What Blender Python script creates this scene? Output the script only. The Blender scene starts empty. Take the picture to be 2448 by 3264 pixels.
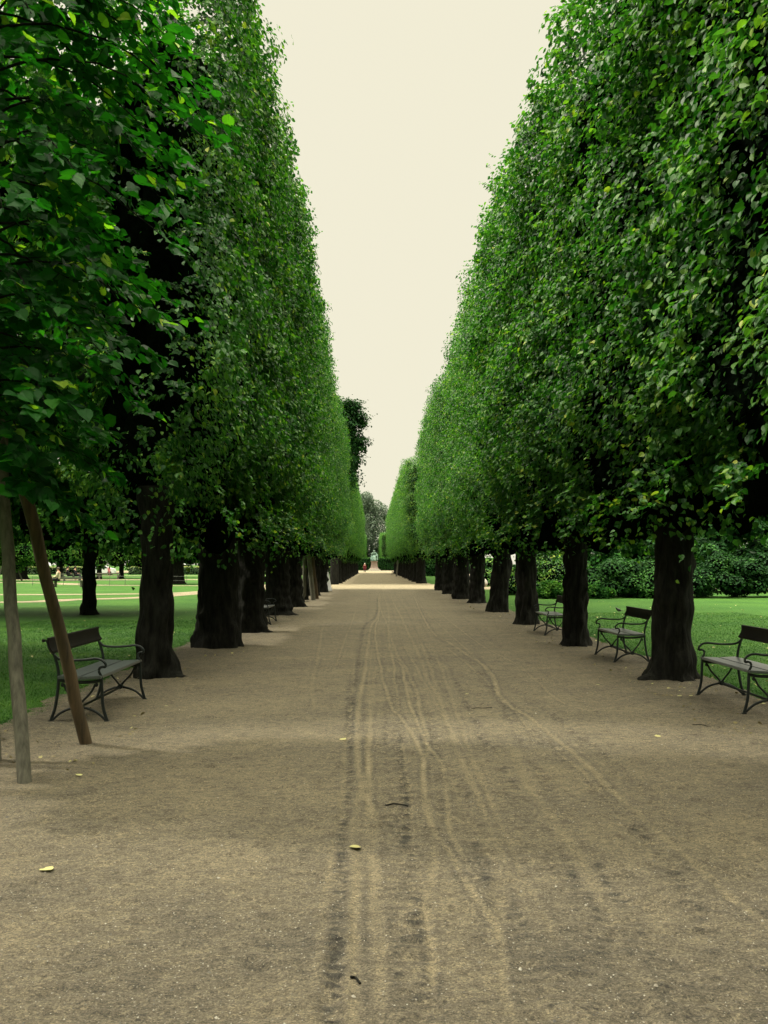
import bpy, bmesh, math, random
import numpy as np
from mathutils import Vector, Matrix
R = math.radians
rng = np.random.default_rng(7); random.seed(7)
scene = bpy.context.scene
COL = scene.collection
# ------------------------------------------------------------------ camera
F, VX, HY, EYE = 2900.0, 1190.0, 1798.0, 1.6          # focal in photo pixels, vanishing point, eye height
cd = bpy.data.cameras.new('camera'); cam = bpy.data.objects.new('camera', cd); COL.objects.link(cam)
cd.sensor_fit = 'VERTICAL'; cd.sensor_height = 36.0; cd.lens = 36.0*F/3264.0
cd.clip_start = 0.05; cd.clip_end = 3000.0
cam.location = (0, 0, EYE)
cam.rotation_euler = (R(90)+math.atan((HY-1632)/F), 0, -math.atan((1224-VX)/F))
scene.camera = cam
# ------------------------------------------------------------------ sky, sun
SUN_EL, SUN_AZ = R(52), R(-80)                        # azimuth from +Y, negative = left of the avenue
w = bpy.data.worlds.new('World'); scene.world = w; w.use_nodes = True
wn, wl = w.node_tree.nodes, w.node_tree.links
wn.clear()
sky = wn.new('ShaderNodeTexSky'); sky.sky_type = 'NISHITA'; sky.sun_disc = False
sky.sun_elevation = SUN_EL; sky.sun_rotation = SUN_AZ; sky.air_density = 1; sky.dust_density = 4
tc = wn.new('ShaderNodeTexCoord'); sp = wn.new('ShaderNodeSeparateXYZ'); wl.new(tc.outputs['Generated'], sp.inputs[0])
mr = wn.new('ShaderNodeMapRange'); mr.interpolation_type = 'SMOOTHSTEP'
mr.inputs[1].default_value = 0.57; mr.inputs[2].default_value = 0.92; mr.inputs[3].default_value = 9.2; mr.inputs[4].default_value = 88.0
wl.new(sp.outputs['Z'], mr.inputs[0])
cl = wn.new('ShaderNodeMix'); cl.data_type = 'RGBA'; cl.blend_type = 'MULTIPLY'; cl.inputs[0].default_value = 1.0
cl.inputs[6].default_value = (0.985, 0.937, 0.735, 1)
wl.new(mr.outputs[0], cl.inputs[7])
mx = wn.new('ShaderNodeMix'); mx.data_type = 'RGBA'; mx.inputs[0].default_value = 0.97
wl.new(sky.outputs[0], mx.inputs[6]); wl.new(cl.outputs[2], mx.inputs[7])
bg = wn.new('ShaderNodeBackground'); bg.inputs[1].default_value = 0.1
wo = wn.new('ShaderNodeOutputWorld'); wl.new(mx.outputs[2], bg.inputs[0]); wl.new(bg.outputs[0], wo.inputs[0])
sd = bpy.data.lights.new('sun', 'SUN'); sd.energy = 4.0; sd.angle = R(3); sd.color = (1, .93, .78)
so = bpy.data.objects.new('sun', sd); COL.objects.link(so)
sdir = Vector((math.cos(SUN_EL)*math.sin(SUN_AZ), math.cos(SUN_EL)*math.cos(SUN_AZ), math.sin(SUN_EL)))
so.rotation_euler = sdir.to_track_quat('Z', 'Y').to_euler(); so.location = (0, 0, 40)
vs = scene.view_settings; vs.view_transform = 'Standard'; vs.look = 'None'; vs.exposure = 0.0; vs.gamma = 1.0
scene.cycles.max_bounces = 6; scene.cycles.diffuse_bounces = 2; scene.cycles.transmission_bounces = 3
scene.cycles.glossy_bounces = 2; scene.cycles.use_denoising = True

# ------------------------------------------------------------------ helpers
def gp(px, py):                                        # a ground point seen at photo pixel (px, py)
    z = F*EYE/(py-HY); return ((px-VX)*z/F, z)
def tag(o, label=None, cat=None, group=None, kind=None):
    if label: o['label'] = label
    if cat: o['category'] = cat
    if group: o['group'] = group
    if kind: o['kind'] = kind
    return o
def empty(name, loc=(0,0,0), rz=0):
    o = bpy.data.objects.new(name, None); o.location = loc; o.rotation_euler = (0,0,rz); o.empty_display_size = .2
    COL.objects.link(o); return o
def link(name, me, parent=None, loc=(0,0,0), rz=0):
    o = bpy.data.objects.new(name, me); COL.objects.link(o)
    o.location = loc; o.rotation_euler = (0,0,rz)
    if parent: o.parent = parent
    return o
def np_mesh(name, chunks, mats, smooth=False):
    """chunks: list of (verts Nx3, faces Mxk, material index, tint per face or scalar, smooth?)"""
    me = bpy.data.meshes.new(name)
    vs_, li, ls, lt, mi, ti, sm = [], [], [], [], [], [], []
    off = 0; loff = 0
    for c in chunks:
        v, f, m, t = c[:4]; s = c[4] if len(c) > 4 else smooth
        v = np.asarray(v, np.float32).reshape(-1,3); f = np.asarray(f, np.int32)
        if len(f) == 0: continue
        k = f.shape[1]
        vs_.append(v); li.append((f+off).ravel()); n = len(f)
        ls.append(loff+np.arange(n)*k); lt.append(np.full(n, k)); mi.append(np.full(n, m))
        ti.append(np.broadcast_to(np.asarray(t, np.float32), (n,))); sm.append(np.full(n, s))
        off += len(v); loff += n*k
    V = np.concatenate(vs_); L = np.concatenate(li)
    me.vertices.add(len(V)); me.vertices.foreach_set('co', V.ravel())
    me.loops.add(len(L)); me.loops.foreach_set('vertex_index', L.astype(np.int32))
    LS = np.concatenate(ls).astype(np.int32); me.polygons.add(len(LS))
    me.polygons.foreach_set('loop_start', LS)
    me.polygons.foreach_set('material_index', np.concatenate(mi).astype(np.int32))
    me.polygons.foreach_set('use_smooth', np.concatenate(sm).astype(bool))
    me.update(calc_edges=True)
    a = me.attributes.new('tint', 'FLOAT', 'FACE'); a.data.foreach_set('value', np.concatenate(ti).astype(np.float32))
    for m in mats: me.materials.append(m)
    me.validate()
    return me
def nrm(v): return v/np.maximum(np.linalg.norm(v, axis=-1, keepdims=True), 1e-9)
_nz = {}
def noise(p, scale, seed=0, K=14):                     # smooth random field, about unit variance
    if (seed, K) not in _nz:
        r = np.random.default_rng(1000+seed)
        _nz[(seed, K)] = (nrm(r.normal(size=(K,3)))*r.uniform(.6,1.6,(K,1)), r.uniform(0, 6.28, K))
    d, ph = _nz[(seed, K)]
    return np.sin((np.asarray(p) @ d.T)*(2*math.pi/scale/1.0)+ph).sum(1)*math.sqrt(2.0/K)
def frames(P):                                         # frame along a polyline
    T = np.gradient(P, axis=0); T = nrm(T)
    up = np.array([0,0,1.0]) if abs(T[:,2]).mean() < .9 else np.array([1.0,0,0])
    A = nrm(np.cross(T, up)); B = np.cross(T, A); return T, A, B
def tube(P, rad, n=8, flat=1.0, cap=True):             # a swept tube; rad scalar or per point; flat squashes one axis
    P = np.asarray(P, float); m = len(P); rad = np.broadcast_to(np.asarray(rad, float), (m,))
    T, A, B = frames(P)
    th = np.linspace(0, 2*math.pi, n, endpoint=False)
    V = P[:,None,:] + rad[:,None,None]*(np.cos(th)[None,:,None]*A[:,None,:]*flat + np.sin(th)[None,:,None]*B[:,None,:])
    V = V.reshape(-1,3)
    i, j = np.meshgrid(np.arange(m-1), np.arange(n), indexing='ij')
    a = i*n+j; b = i*n+(j+1)%n
    Fq = np.stack([a, b, b+n, a+n], -1).reshape(-1,4)
    out = [(V, Fq)]
    if cap:
        out.append((np.vstack([V[:n], P[0]]), np.array([[(k+1)%n, k, n] for k in range(n)])))
        out.append((np.vstack([V[-n:], P[-1]]), np.array([[k, (k+1)%n, n] for k in range(n)])))
    return out
def smoothline(pts, n=16):                             # Catmull-Rom through control points
    p = np.asarray(pts, float); p = np.vstack([2*p[0]-p[1], p, 2*p[-1]-p[-2]]); out = []
    for i in range(1, len(p)-2):
        t = np.linspace(0, 1, n, endpoint=False)[:,None]
        out.append(.5*((2*p[i])+(-p[i-1]+p[i+1])*t+(2*p[i-1]-5*p[i]+4*p[i+1]-p[i+2])*t**2+(-p[i-1]+3*p[i]-3*p[i+1]+p[i+2])*t**3))
    return np.vstack(out+[p[-2][None]])
def box(cx, cy, cz, sx, sy, sz, bev=0.0):
    bm = bmesh.new(); bmesh.ops.create_cube(bm, size=1)
    for v in bm.verts: v.co = Vector((cx+v.co.x*sx, cy+v.co.y*sy, cz+v.co.z*sz))
    if bev: bmesh.ops.bevel(bm, geom=list(bm.edges), offset=bev, segments=2, affect='EDGES')
    bmesh.ops.triangulate(bm, faces=bm.faces)
    V = np.array([v.co[:] for v in bm.verts]); bm.verts.index_update()
    Fc = np.array([[v.index for v in f.verts] for f in bm.faces]); bm.free(); return (V, Fc)
def as_chunks(lst, m=0, t=.5, s=True): return [(v, f, m, t, s) for v, f in lst]

# ------------------------------------------------------------------ materials
def newmat(name):
    m = bpy.data.materials.new(name); m.use_nodes = True
    n = m.node_tree.nodes; l = m.node_tree.links; b = n['Principled BSDF']; return m, n, l, b
def ramp(n, stops, interp='LINEAR'):
    r = n.new('ShaderNodeValToRGB'); r.color_ramp.interpolation = interp
    e = r.color_ramp.elements
    while len(e) < len(stops): e.new(.5)
    for el, (p, c) in zip(e, stops): el.position = p; el.color = (*c, 1)
    return r
def leafmat(name, stops, trans, tcol, rough=.42, spec=.45):
    m, n, l, b = newmat(name)
    at = n.new('ShaderNodeAttribute'); at.attribute_name = 'tint'
    r = ramp(n, stops); l.new(at.outputs['Fac'], r.inputs[0]); l.new(r.outputs[0], b.inputs['Base Color'])
    b.inputs['Roughness'].default_value = rough; b.inputs['Specular IOR Level'].default_value = spec
    tr = n.new('ShaderNodeBsdfTranslucent')
    mm = n.new('ShaderNodeMix'); mm.data_type = 'RGBA'; mm.blend_type = 'MULTIPLY'; mm.inputs[0].default_value = 1
    l.new(r.outputs[0], mm.inputs[6]); mm.inputs[7].default_value = (*tcol, 1); l.new(mm.outputs[2], tr.inputs[0])
    ms = n.new('ShaderNodeMixShader'); ms.inputs[0].default_value = trans
    l.new(b.outputs[0], ms.inputs[1]); l.new(tr.outputs[0], ms.inputs[2])
    l.new(ms.outputs[0], n['Material Output'].inputs[0]); return m
LIME = [(0, (.004,.020,.006)), (.35, (.013,.066,.011)), (.6, (.056,.152,.026)), (.85, (.15,.26,.030)), (1, (.27,.31,.05))]
M_leaf = leafmat('linden_leaf', LIME, .24, (2.2,3.0,.8), .5, .22)
M_leaf_young = leafmat('young_linden_leaf', [(0,(.003,.024,.005)),(.4,(.010,.072,.009)),(.65,(.026,.125,.012)),(.85,(.15,.30,.03)),(1,(.30,.38,.05))], .30, (2.2,3.2,.7), .5, .15)
M_willow = leafmat('willow_leaf', [(0,(.030,.055,.036)),(.5,(.07,.115,.072)),(1,(.17,.23,.14))], .25, (1.5,1.6,1.2))
M_dark_leaf = leafmat('dark_evergreen_leaf', [(0,(.004,.020,.006)),(.5,(.013,.058,.012)),(1,(.06,.17,.025))], .15, (1.6,2,1), .7, .12)
M_hedge = leafmat('hedge_leaf', [(0,(.015,.05,.015)),(.5,(.03,.09,.022)),(1,(.20,.24,.06))], .2, (1.5,1.8,1))
M_grass = leafmat('grass_blade', [(0,(.013,.060,.008)),(.5,(.031,.106,.012)),(1,(.10,.19,.022))], .25, (1.5,1.8,.8), .55, .3)
M_wood_leaf = leafmat('woodland_leaf', [(0,(.005,.022,.006)),(.5,(.022,.080,.016)),(1,(.11,.23,.035))], .15, (1.8,2.6,.8), .9, .03)
M_dry = leafmat('dry_leaf', [(0,(.13,.10,.045)),(.5,(.30,.27,.10)),(1,(.48,.46,.20))], .1, (1,1,.8), .6, .3)
def simple(name, col, rough=.6, spec=.4, metal=0, nscale=0, ncol=None, bump=0, bscale=40, stretch=(1,1,1)):
    m, n, l, b = newmat(name)
    b.inputs['Base Color'].default_value = (*col, 1); b.inputs['Roughness'].default_value = rough
    b.inputs['Specular IOR Level'].default_value = spec; b.inputs['Metallic'].default_value = metal
    t = n.new('ShaderNodeTexCoord'); mp = n.new('ShaderNodeMapping'); mp.inputs['Scale'].default_value = stretch
    l.new(t.outputs['Object'], mp.inputs[0])
    if nscale:
        nz = n.new('ShaderNodeTexNoise'); nz.inputs['Scale'].default_value = nscale; nz.inputs['Detail'].default_value = 6; nz.inputs['Roughness'].default_value = .65
        l.new(mp.outputs[0], nz.inputs['Vector']); r = ramp(n, [(.35, col), (.68, ncol)]); l.new(nz.outputs[0], r.inputs[0]); l.new(r.outputs[0], b.inputs['Base Color'])
    if bump:
        nz2 = n.new('ShaderNodeTexNoise'); nz2.inputs['Scale'].default_value = bscale; nz2.inputs['Detail'].default_value = 5
        l.new(mp.outputs[0], nz2.inputs['Vector']); bp = n.new('ShaderNodeBump'); bp.inputs['Strength'].default_value = 1; bp.inputs['Distance'].default_value = bump
        l.new(nz2.outputs[0], bp.inputs['Height']); l.new(bp.outputs[0], b.inputs['Normal'])
    return m
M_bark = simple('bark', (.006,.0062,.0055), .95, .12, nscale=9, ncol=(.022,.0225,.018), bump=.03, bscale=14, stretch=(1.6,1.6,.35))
M_inner = simple('shade_core', (.0015,.0025,.0015), 1, 0, nscale=6, ncol=(.003,.006,.003), bump=.05, bscale=9)  # near-black colour stands in for the shade inside foliage
M_stake_grey = simple('weathered_stake_wood', (.075,.074,.058), .85, .2, nscale=7, ncol=(.17,.162,.125), bump=.004, bscale=30, stretch=(4,4,.6))
M_stake_brown = simple('brown_stake_wood', (.045,.038,.026), .8, .2, nscale=4, ncol=(.13,.092,.052), bump=.004, bscale=30, stretch=(4,4,.5))
M_iron = simple('dark_green_iron', (.006,.011,.011), .5, .4, nscale=30, ncol=(.013,.019,.018), bump=.0008, bscale=120)
M_backwood = simple('dark_back_board', (.006,.005,.005), .6, .25, nscale=8, ncol=(.014,.011,.009), bump=.001, bscale=30, stretch=(6,.6,6))
M_seatwood = simple('painted_seat_board', (.055,.066,.070), .3, .8, nscale=10, ncol=(.105,.118,.120), bump=.0003, bscale=30, stretch=(6,.6,6))
M_bronze = simple('green_bronze', (.04,.10,.075), .6, .3, nscale=1.6, ncol=(.26,.38,.31), bump=.02, bscale=8)
M_granite = simple('pedestal_stone', (.20,.15,.125), .8, .3, nscale=3, ncol=(.30,.235,.20), bump=.01, bscale=10)
M_palestone = simple('pale_stone', (.34,.32,.28), .8, .3, nscale=5, ncol=(.55,.52,.46), bump=.01, bscale=14)
M_white = simple('white_panel', (.75,.76,.78), .4, .5)
M_wiregrey = simple('wire_grey', (.10,.12,.10), .5, .4)
M_skin = simple('skin', (.45,.26,.18), .6, .3)
M_cream = simple('cream_cloth', (.55,.48,.34), .8, .2)
M_darkcloth = simple('dark_cloth', (.012,.012,.018), .8, .2)
M_red = simple('dark_red_cloth', (.09,.010,.018), .75, .2, nscale=8, ncol=(.14,.016,.025))
M_whitehair = simple('white_hat', (.7,.66,.6), .8, .2)
M_black = simple('black_plumage', (.008,.009,.012), .4, .5)
M_whitefeather = simple('white_plumage', (.6,.58,.55), .7, .3)
M_pink = simple('pink_cloth', (.6,.18,.22), .8, .2)
# ground materials
def lawn_mat():
    m, n, l, b = newmat('lawn_grass'); t = n.new('ShaderNodeTexCoord')
    def nz(s, d=5, sc=(1,1,1)):
        mp = n.new('ShaderNodeMapping'); mp.inputs['Scale'].default_value = sc; l.new(t.outputs['Object'], mp.inputs[0])
        k = n.new('ShaderNodeTexNoise'); k.inputs['Scale'].default_value = s; k.inputs['Detail'].default_value = d; k.inputs['Roughness'].default_value = .65; l.new(mp.outputs[0], k.inputs['Vector']); return k
    a = nz(.35, 4); r1 = ramp(n, [(.3, (.022,.078,.010)), (.7, (.048,.124,.015))]); l.new(a.outputs[0], r1.inputs[0])
    c = nz(60, 6); r2 = ramp(n, [(.3, (.45,.45,.45)), (.7, (1.5,1.5,1.4))]); l.new(c.outputs[0], r2.inputs[0])
    mm = n.new('ShaderNodeMix'); mm.data_type = 'RGBA'; mm.blend_type = 'MULTIPLY'; mm.inputs[0].default_value = .9
    l.new(r1.outputs[0], mm.inputs[6]); l.new(r2.outputs[0], mm.inputs[7]); l.new(mm.outputs[2], b.inputs['Base Color'])
    b.inputs['Roughness'].default_value = .85; b.inputs['Specular IOR Level'].default_value = .15
    bp = n.new('ShaderNodeBump'); bp.inputs['Distance'].default_value = .03; l.new(c.outputs[0], bp.inputs['Height']); l.new(bp.outputs[0], b.inputs['Normal']); return m
M_lawn = lawn_mat()
def gravel_mat(name, attr=True):
    m, n, l, b = newmat(name); t = n.new('ShaderNodeTexCoord')
    def nz(s, d=4, r=.6, sc=(1,1,1)):
        mp = n.new('ShaderNodeMapping'); mp.inputs['Scale'].default_value = sc; l.new(t.outputs['Object'], mp.inputs[0])
        k = n.new('ShaderNodeTexNoise'); k.inputs['Scale'].default_value = s; k.inputs['Detail'].default_value = d; k.inputs['Roughness'].default_value = r; l.new(mp.outputs[0], k.inputs['Vector']); return k
    def math_(op, a, bb):
        k = n.new('ShaderNodeMath'); k.operation = op
        for i, x in enumerate((a, bb)):
            if isinstance(x, (int, float)): k.inputs[i].default_value = x
            else: l.new(x, k.inputs[i])
        return k.outputs[0]
    big = nz(.8, 4, .6); mid = nz(9, 7, .75, (.8,1.1,1)); fine = nz(60, 5, .8); grit = nz(150, 3, .7)
    f = math_('ADD', math_('MULTIPLY', big.outputs[0], .30), math_('MULTIPLY', mid.outputs[0], .65))
    f = math_('ADD', f, math_('MULTIPLY', fine.outputs[0], 1.05)); f = math_('MULTIPLY', f, .50)
    if not attr: f = math_('ADD', f, .12)
    if attr:
        at = n.new('ShaderNodeAttribute'); at.attribute_name = 'sand_and_shade'
        f = math_('ADD', f, math_('MULTIPLY', at.outputs['Fac'], .15))
    r = ramp(n, [(.30, (.062,.059,.050)), (.44, (.134,.119,.090)), (.56, (.190,.165,.115)), (.74, (.28,.240,.160))])
    l.new(f, r.inputs[0])
    g = ramp(n, [(.32, (.22,.23,.25)), (.46, (.9,.9,.9)), (.60, (1.1,1.08,1.05)), (.72, (2.3,2.3,2.25))]); l.new(grit.outputs[0], g.inputs[0])
    mm = n.new('ShaderNodeMix'); mm.data_type = 'RGBA'; mm.blend_type = 'MULTIPLY'; mm.inputs[0].default_value = .8
    l.new(r.outputs[0], mm.inputs[6]); l.new(g.outputs[0], mm.inputs[7]); last = mm.outputs[2]
    for sc_, amt, stops in ((125, .85, [(0,(.42,.43,.45)),(.25,(.78,.78,.78)),(.6,(1.05,1.03,1)),(1,(1.65,1.62,1.55))]), (48, .7, [(0,(.40,.40,.42)),(.22,(.85,.85,.85)),(.75,(1.08,1.07,1.05)),(1,(1.4,1.38,1.3))]), (17, .5, [(0,(.50,.50,.51)),(.25,(.9,.9,.9)),(1,(1.25,1.24,1.2))])):
        vo = n.new('ShaderNodeTexVoronoi'); vo.inputs['Scale'].default_value = sc_; mp = n.new('ShaderNodeMapping'); mp.inputs['Scale'].default_value = (.8,1.25,.0); l.new(t.outputs['Object'], mp.inputs[0])
        wv = n.new('ShaderNodeTexNoise'); wv.inputs['Scale'].default_value = sc_*1.1; va = n.new('ShaderNodeVectorMath'); va.operation = 'MULTIPLY_ADD'; va.inputs[1].default_value = (1.2/sc_,1.2/sc_,0)
        l.new(mp.outputs[0], wv.inputs['Vector']); l.new(wv.outputs['Color'], va.inputs[0]); l.new(mp.outputs[0], va.inputs[2]); l.new(va.outputs[0], vo.inputs['Vector'])
        rr = ramp(n, stops); l.new(vo.outputs['Color'], rr.inputs[0]); m2 = n.new('ShaderNodeMix'); m2.data_type = 'RGBA'; m2.blend_type = 'MULTIPLY'; m2.inputs[0].default_value = amt
        l.new(last, m2.inputs[6]); l.new(rr.outputs[0], m2.inputs[7]); last = m2.outputs[2]
    l.new(last, b.inputs['Base Color'])
    b.inputs['Roughness'].default_value = .92; b.inputs['Specular IOR Level'].default_value = .2
    h = math_('ADD', math_('MULTIPLY', fine.outputs[0], .7), math_('MULTIPLY', grit.outputs[0], .35))
    bp = n.new('ShaderNodeBump'); bp.inputs['Distance'].default_value = .026; bp.inputs['Strength'].default_value = .9
    l.new(h, bp.inputs['Height']); l.new(bp.outputs[0], b.inputs['Normal']); return m
M_gravel = gravel_mat('gravel_and_sand'); M_gravel_plain = gravel_mat('pale_gravel', False)
M_pebble = leafmat('pebble', [(0,(.08,.08,.075)),(.5,(.21,.19,.15)),(1,(.42,.40,.34))], 0.0, (1,1,1), .8, .3)
M_dirt = simple('dark_damp_earth', (.020,.018,.012), .95, .15, nscale=6, ncol=(.06,.05,.032), bump=.02, bscale=20)

# ------------------------------------------------------------------ ground
def grid_mesh(name, xs, ys, zfun, mat, sand_shade_fun=None):
    X, Y = np.meshgrid(xs, ys); V = np.stack([X.ravel(), Y.ravel(), zfun(X.ravel(), Y.ravel())], 1)
    nx, ny = len(xs), len(ys); i, j = np.meshgrid(np.arange(ny-1), np.arange(nx-1), indexing='ij'); a = i*nx+j
    Fq = np.stack([a, a+1, a+nx+1, a+nx], -1).reshape(-1,4)
    me = np_mesh(name, [(V, Fq, 0, .5, True)], [mat])
    if sand_shade_fun is not None:
        at = me.attributes.new('sand_and_shade', 'FLOAT', 'POINT'); at.data.foreach_set('value', sand_shade_fun(X.ravel(), Y.ravel()).astype(np.float32))
    return me
tag(link('lawn', grid_mesh('lawn', np.linspace(-900, 900, 13), np.linspace(-300, 1500, 13), lambda x, y: x*0, M_lawn)), kind='structure')

def c6(u, v): return (800+u*.9934, 2000+v*.9934)
TR = [  # (control points as ground positions, half width m, depth m, lightness, tread)
 ([(1203,1905),(1200,1960),c6(365,0),c6(345,130),c6(325,250),c6(320,400),c6(320,470),c6(300,600),c6(295,700),c6(290,850),c6(270,950),c6(270,1100),c6(262,1262)], .034, .020, -.95, 1),
 ([(1206,1905),(1206,1960),c6(385,0),c6(368,130),c6(345,250),c6(345,400),c6(350,500),c6(335,600),c6(332,700),c6(335,850),c6(325,950),c6(330,1100),c6(330,1262)], .030, .004, .9, 0),
 ([(1212,1900),(1209,1960),c6(400,0),c6(408,80),c6(470,110),c6(490,150),c6(500,220),c6(530,300),c6(560,370),c6(610,440),c6(625,560),c6(640,650),c6(700,780)], .020, .006, 1.0, 0),
 ([c6(405,80),c6(440,230),c6(480,290),c6(530,370),c6(550,430),c6(550,560),c6(590,650),c6(640,720),c6(700,830),c6(790,980),c6(810,1150),c6(850,1262)], .022, .006, .9, 0),
 ([c6(470,90),c6(520,180),c6(545,290),c6(565,380),c6(550,460),c6(560,560),c6(590,700),c6(560,900),c6(580,1050),c6(545,1262)], .026, .005, .7, 0),
 ([c6(365,380),c6(385,430),c6(360,520),c6(400,620),c6(400,800),c6(410,1000),c6(420,1262)], .030, .004, .6, 0),
 ([c6(455,150),c6(460,300),c6(470,420),c6(485,500),c6(488,600),c6(510,700),c6(530,830),c6(540,950),c6(560,1100),c6(560,1262)], .070, .012, -.45, 1),
 ([c6(560,250),c6(600,400),c6(650,480),c6(700,580),c6(715,680),c6(760,800),c6(840,930),c6(920,1100),c6(960,1262)], .060, .012, -.40, 1),
 ([(1320,1905),c6(570,0),c6(650,60),c6(760,140),c6(800,230),c6(900,300),c6(1000,380),c6(1100,480),c6(1200,570),c6(1320,680),c6(1440,790),c6(1550,880),c6(1659,960)], .030, .006, .9, 0),
 ([(1330,1930),c6(590,20),c6(700,110),c6(760,190),c6(870,310),c6(970,400),c6(1060,490),c6(1200,620),c6(1310,750),c6(1400,860),c6(1450,1000)], .065, .012, -.45, 1),
 ([c6(800,170),c6(930,260),c6(1060,360),c6(1180,460),c6(1280,560),c6(1400,680)], .060, .011, -.40, 1),
 ([(1360,1920),c6(660,0),c6(740,60),c6(850,120),c6(920,180),c6(990,240),c6(1110,280)], .022, .004, .8, 0),
 ([c6(620,60),c6(760,180),c6(900,340),c6(1000,420),c6(1150,560)], .020, .004, .6, 0),
 ([c6(480,40),c6(540,150),c6(580,220),c6(640,330),c6(700,420)], .020, .003, .5, 0),
 ([c6(830,370),c6(870,480),c6(930,570),c6(1030,720),c6(1120,880),c6(1160,1000),c6(1240,1150),c6(1270,1262)], .045, .006, .45, 0),
 ([c6(620,440),c6(690,600),c6(780,740),c6(790,900),c6(770,1000),c6(800,1262)], .045, .006, .4, 0),
 ([c6(230,0),c6(215,100),c6(200,180),c6(205,260)], .030, .004, .5, 0),
 ([c6(150,400),c6(120,520),c6(150,640)], .030, .004, .35, 0),
]
_tr = np.random.default_rng(12)
for k, (px0, px1, li) in enumerate([(1190,1150,-.5),(1198,1235,.6),(1215,1290,-.45),(1222,1320,.6),(1240,1390,-.4),(1176,1085,.45),(1260,1470,.5),(1230,1350,-.5),(1210,1262,.45),(1290,1600,-.4)]):
    y0_, y1_ = 1885+_tr.uniform(-8,20), 2060+_tr.uniform(0,260); q = [];
    for t in np.linspace(0, 1, 7):
        yy = y0_+(y1_-y0_)*t**1.5; f_ = (yy-HY)/(2060-HY); q.append((VX+(px1-VX)*f_+(px0-VX)*.4*(1-f_)+_tr.normal(0,1.2)*f_*6, yy))
    TR.append((q, _tr.uniform(.022,.04), .006, li, 1 if li < 0 else 0))
for k, (u0, u1) in enumerate([(395,330),(420,470),(450,600),(500,760),(545,900),(610,1090),(335,215),(470,520),(590,980),(700,1400),(380,380),(640,1250)]):
    v0, v1 = _tr.uniform(0,160), _tr.uniform(800,1262); q = []
    for t in np.linspace(0, 1, 7): q.append(c6(u0+(u1-u0)*t*(.75+.25*t)+_tr.normal(0,2.5), v0+(v1-v0)*t))
    l_ = (-.42 if k % 2 else .5); TR.append((q, _tr.uniform(.016,.030) if l_ > 0 else _tr.uniform(.03,.05), .006, l_, 1 if l_ < 0 else 0))
TRG = []
for pts, hw, dp, li, td in TR:
    g = np.array([gp(*p) for p in pts]); g = smoothline(g, 10); hw = hw*(.8 if li > 0 else 1); o = np.argsort(g[:,1]); TRG.append((g[o], hw, dp, li, td))
def path_fields(x, y):
    p = np.stack([x, y, x*0], 1)
    h = .0022*noise(p, .9, 1)+.0014*noise(p, .22, 2)
    lumps = noise(p*np.array([.55,1.3,1]), .13, 3)*noise(p, .5, 4)
    h += .0032*lumps+.0016*noise(p*np.array([.5,1.6,1]), .07, 14)
    s = .07*noise(p, 2.2, 5)+.08*noise(p, .6, 6)
    wob = .005*noise(p, 1.2, 8)
    for g, hw, dp, li, td in TRG:
        xt = np.interp(y, g[:,1], g[:,0]); d = x+wob-xt
        fade = np.clip((y-g[0,1]+.3)/.6, 0, 1)*np.clip((g[-1,1]+.5-y)/1.2, 0, 1)
        fade *= np.clip(.95+.25*noise(np.stack([x*0+li*9, y, x*0+hw*99], 1), 1.6, 11), .5, 1.2)
        k = np.exp(-(d/hw)**2)*fade
        rim = np.exp(-((np.abs(d)-hw*1.7)/(hw*.6))**2)*fade
        if td:
            tr = np.sin(y*2*math.pi/.085+2.0*noise(p, .3, 12)+x*14)
            h += -dp*k*(.30+.70*tr*np.clip(.6+.6*noise(p, .2, 13), 0, 1.4))+dp*.3*rim
            far = np.clip((y-9)/6, 0, 1); dk = np.clip(.25-tr*.9+.5*noise(p, .1, 15), -.2, 1.3); s += 1.45*li*k*((1-far)*dk+far*.35)  # dark tread: coarse gravel plus the grooves' self-shadow put into the colour
        else:
            h += .6*(-dp*k+dp*.5*rim)
            s += .80*li*k-.35*li*np.exp(-((np.abs(d)-hw*2.0)/(hw*.7))**2)*fade  # darker flanks paint in the shade of the track relief
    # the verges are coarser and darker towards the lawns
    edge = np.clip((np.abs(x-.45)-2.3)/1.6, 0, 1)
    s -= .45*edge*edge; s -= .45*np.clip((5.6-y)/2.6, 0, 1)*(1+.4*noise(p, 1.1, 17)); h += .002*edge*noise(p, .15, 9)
    ef = np.clip((x+3.75)/.25, 0, 1)*np.clip((4.8-x)/.25, 0, 1)
    return h, np.clip(s, -1.5, 1.3), ef
def path_z(x, y):
    h, s, ef = path_fields(x, y); return .006+np.clip(.016+h, 0, .05)*ef
ys = [-14.0]
while ys[-1] < 2.2: ys.append(ys[-1]+.25)
while ys[-1] < 57: ys.append(ys[-1]+max(.011, ys[-1]*.0042))
def edge_warp(me):                                     # uneven lawn edge
    n = len(me.vertices); co = np.empty(n*3, np.float32); me.vertices.foreach_get('co', co); co = co.reshape(-1,3)
    wv = .05*noise(np.stack([co[:,1], co[:,1]*0, co[:,0]*0], 1), 1.1, 21)+.03*noise(np.stack([co[:,1], co[:,1]*0, co[:,0]*0+3], 1), .35, 22)
    t = np.clip((np.abs(co[:,0]-.45)-3.6)/.5, 0, 1); co[:,0] += t*wv
    me.vertices.foreach_set('co', co.ravel()); me.update()
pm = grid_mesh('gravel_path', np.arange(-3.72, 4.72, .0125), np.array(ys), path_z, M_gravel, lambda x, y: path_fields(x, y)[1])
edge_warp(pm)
tag(link('gravel_path', pm), kind='structure')
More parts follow.
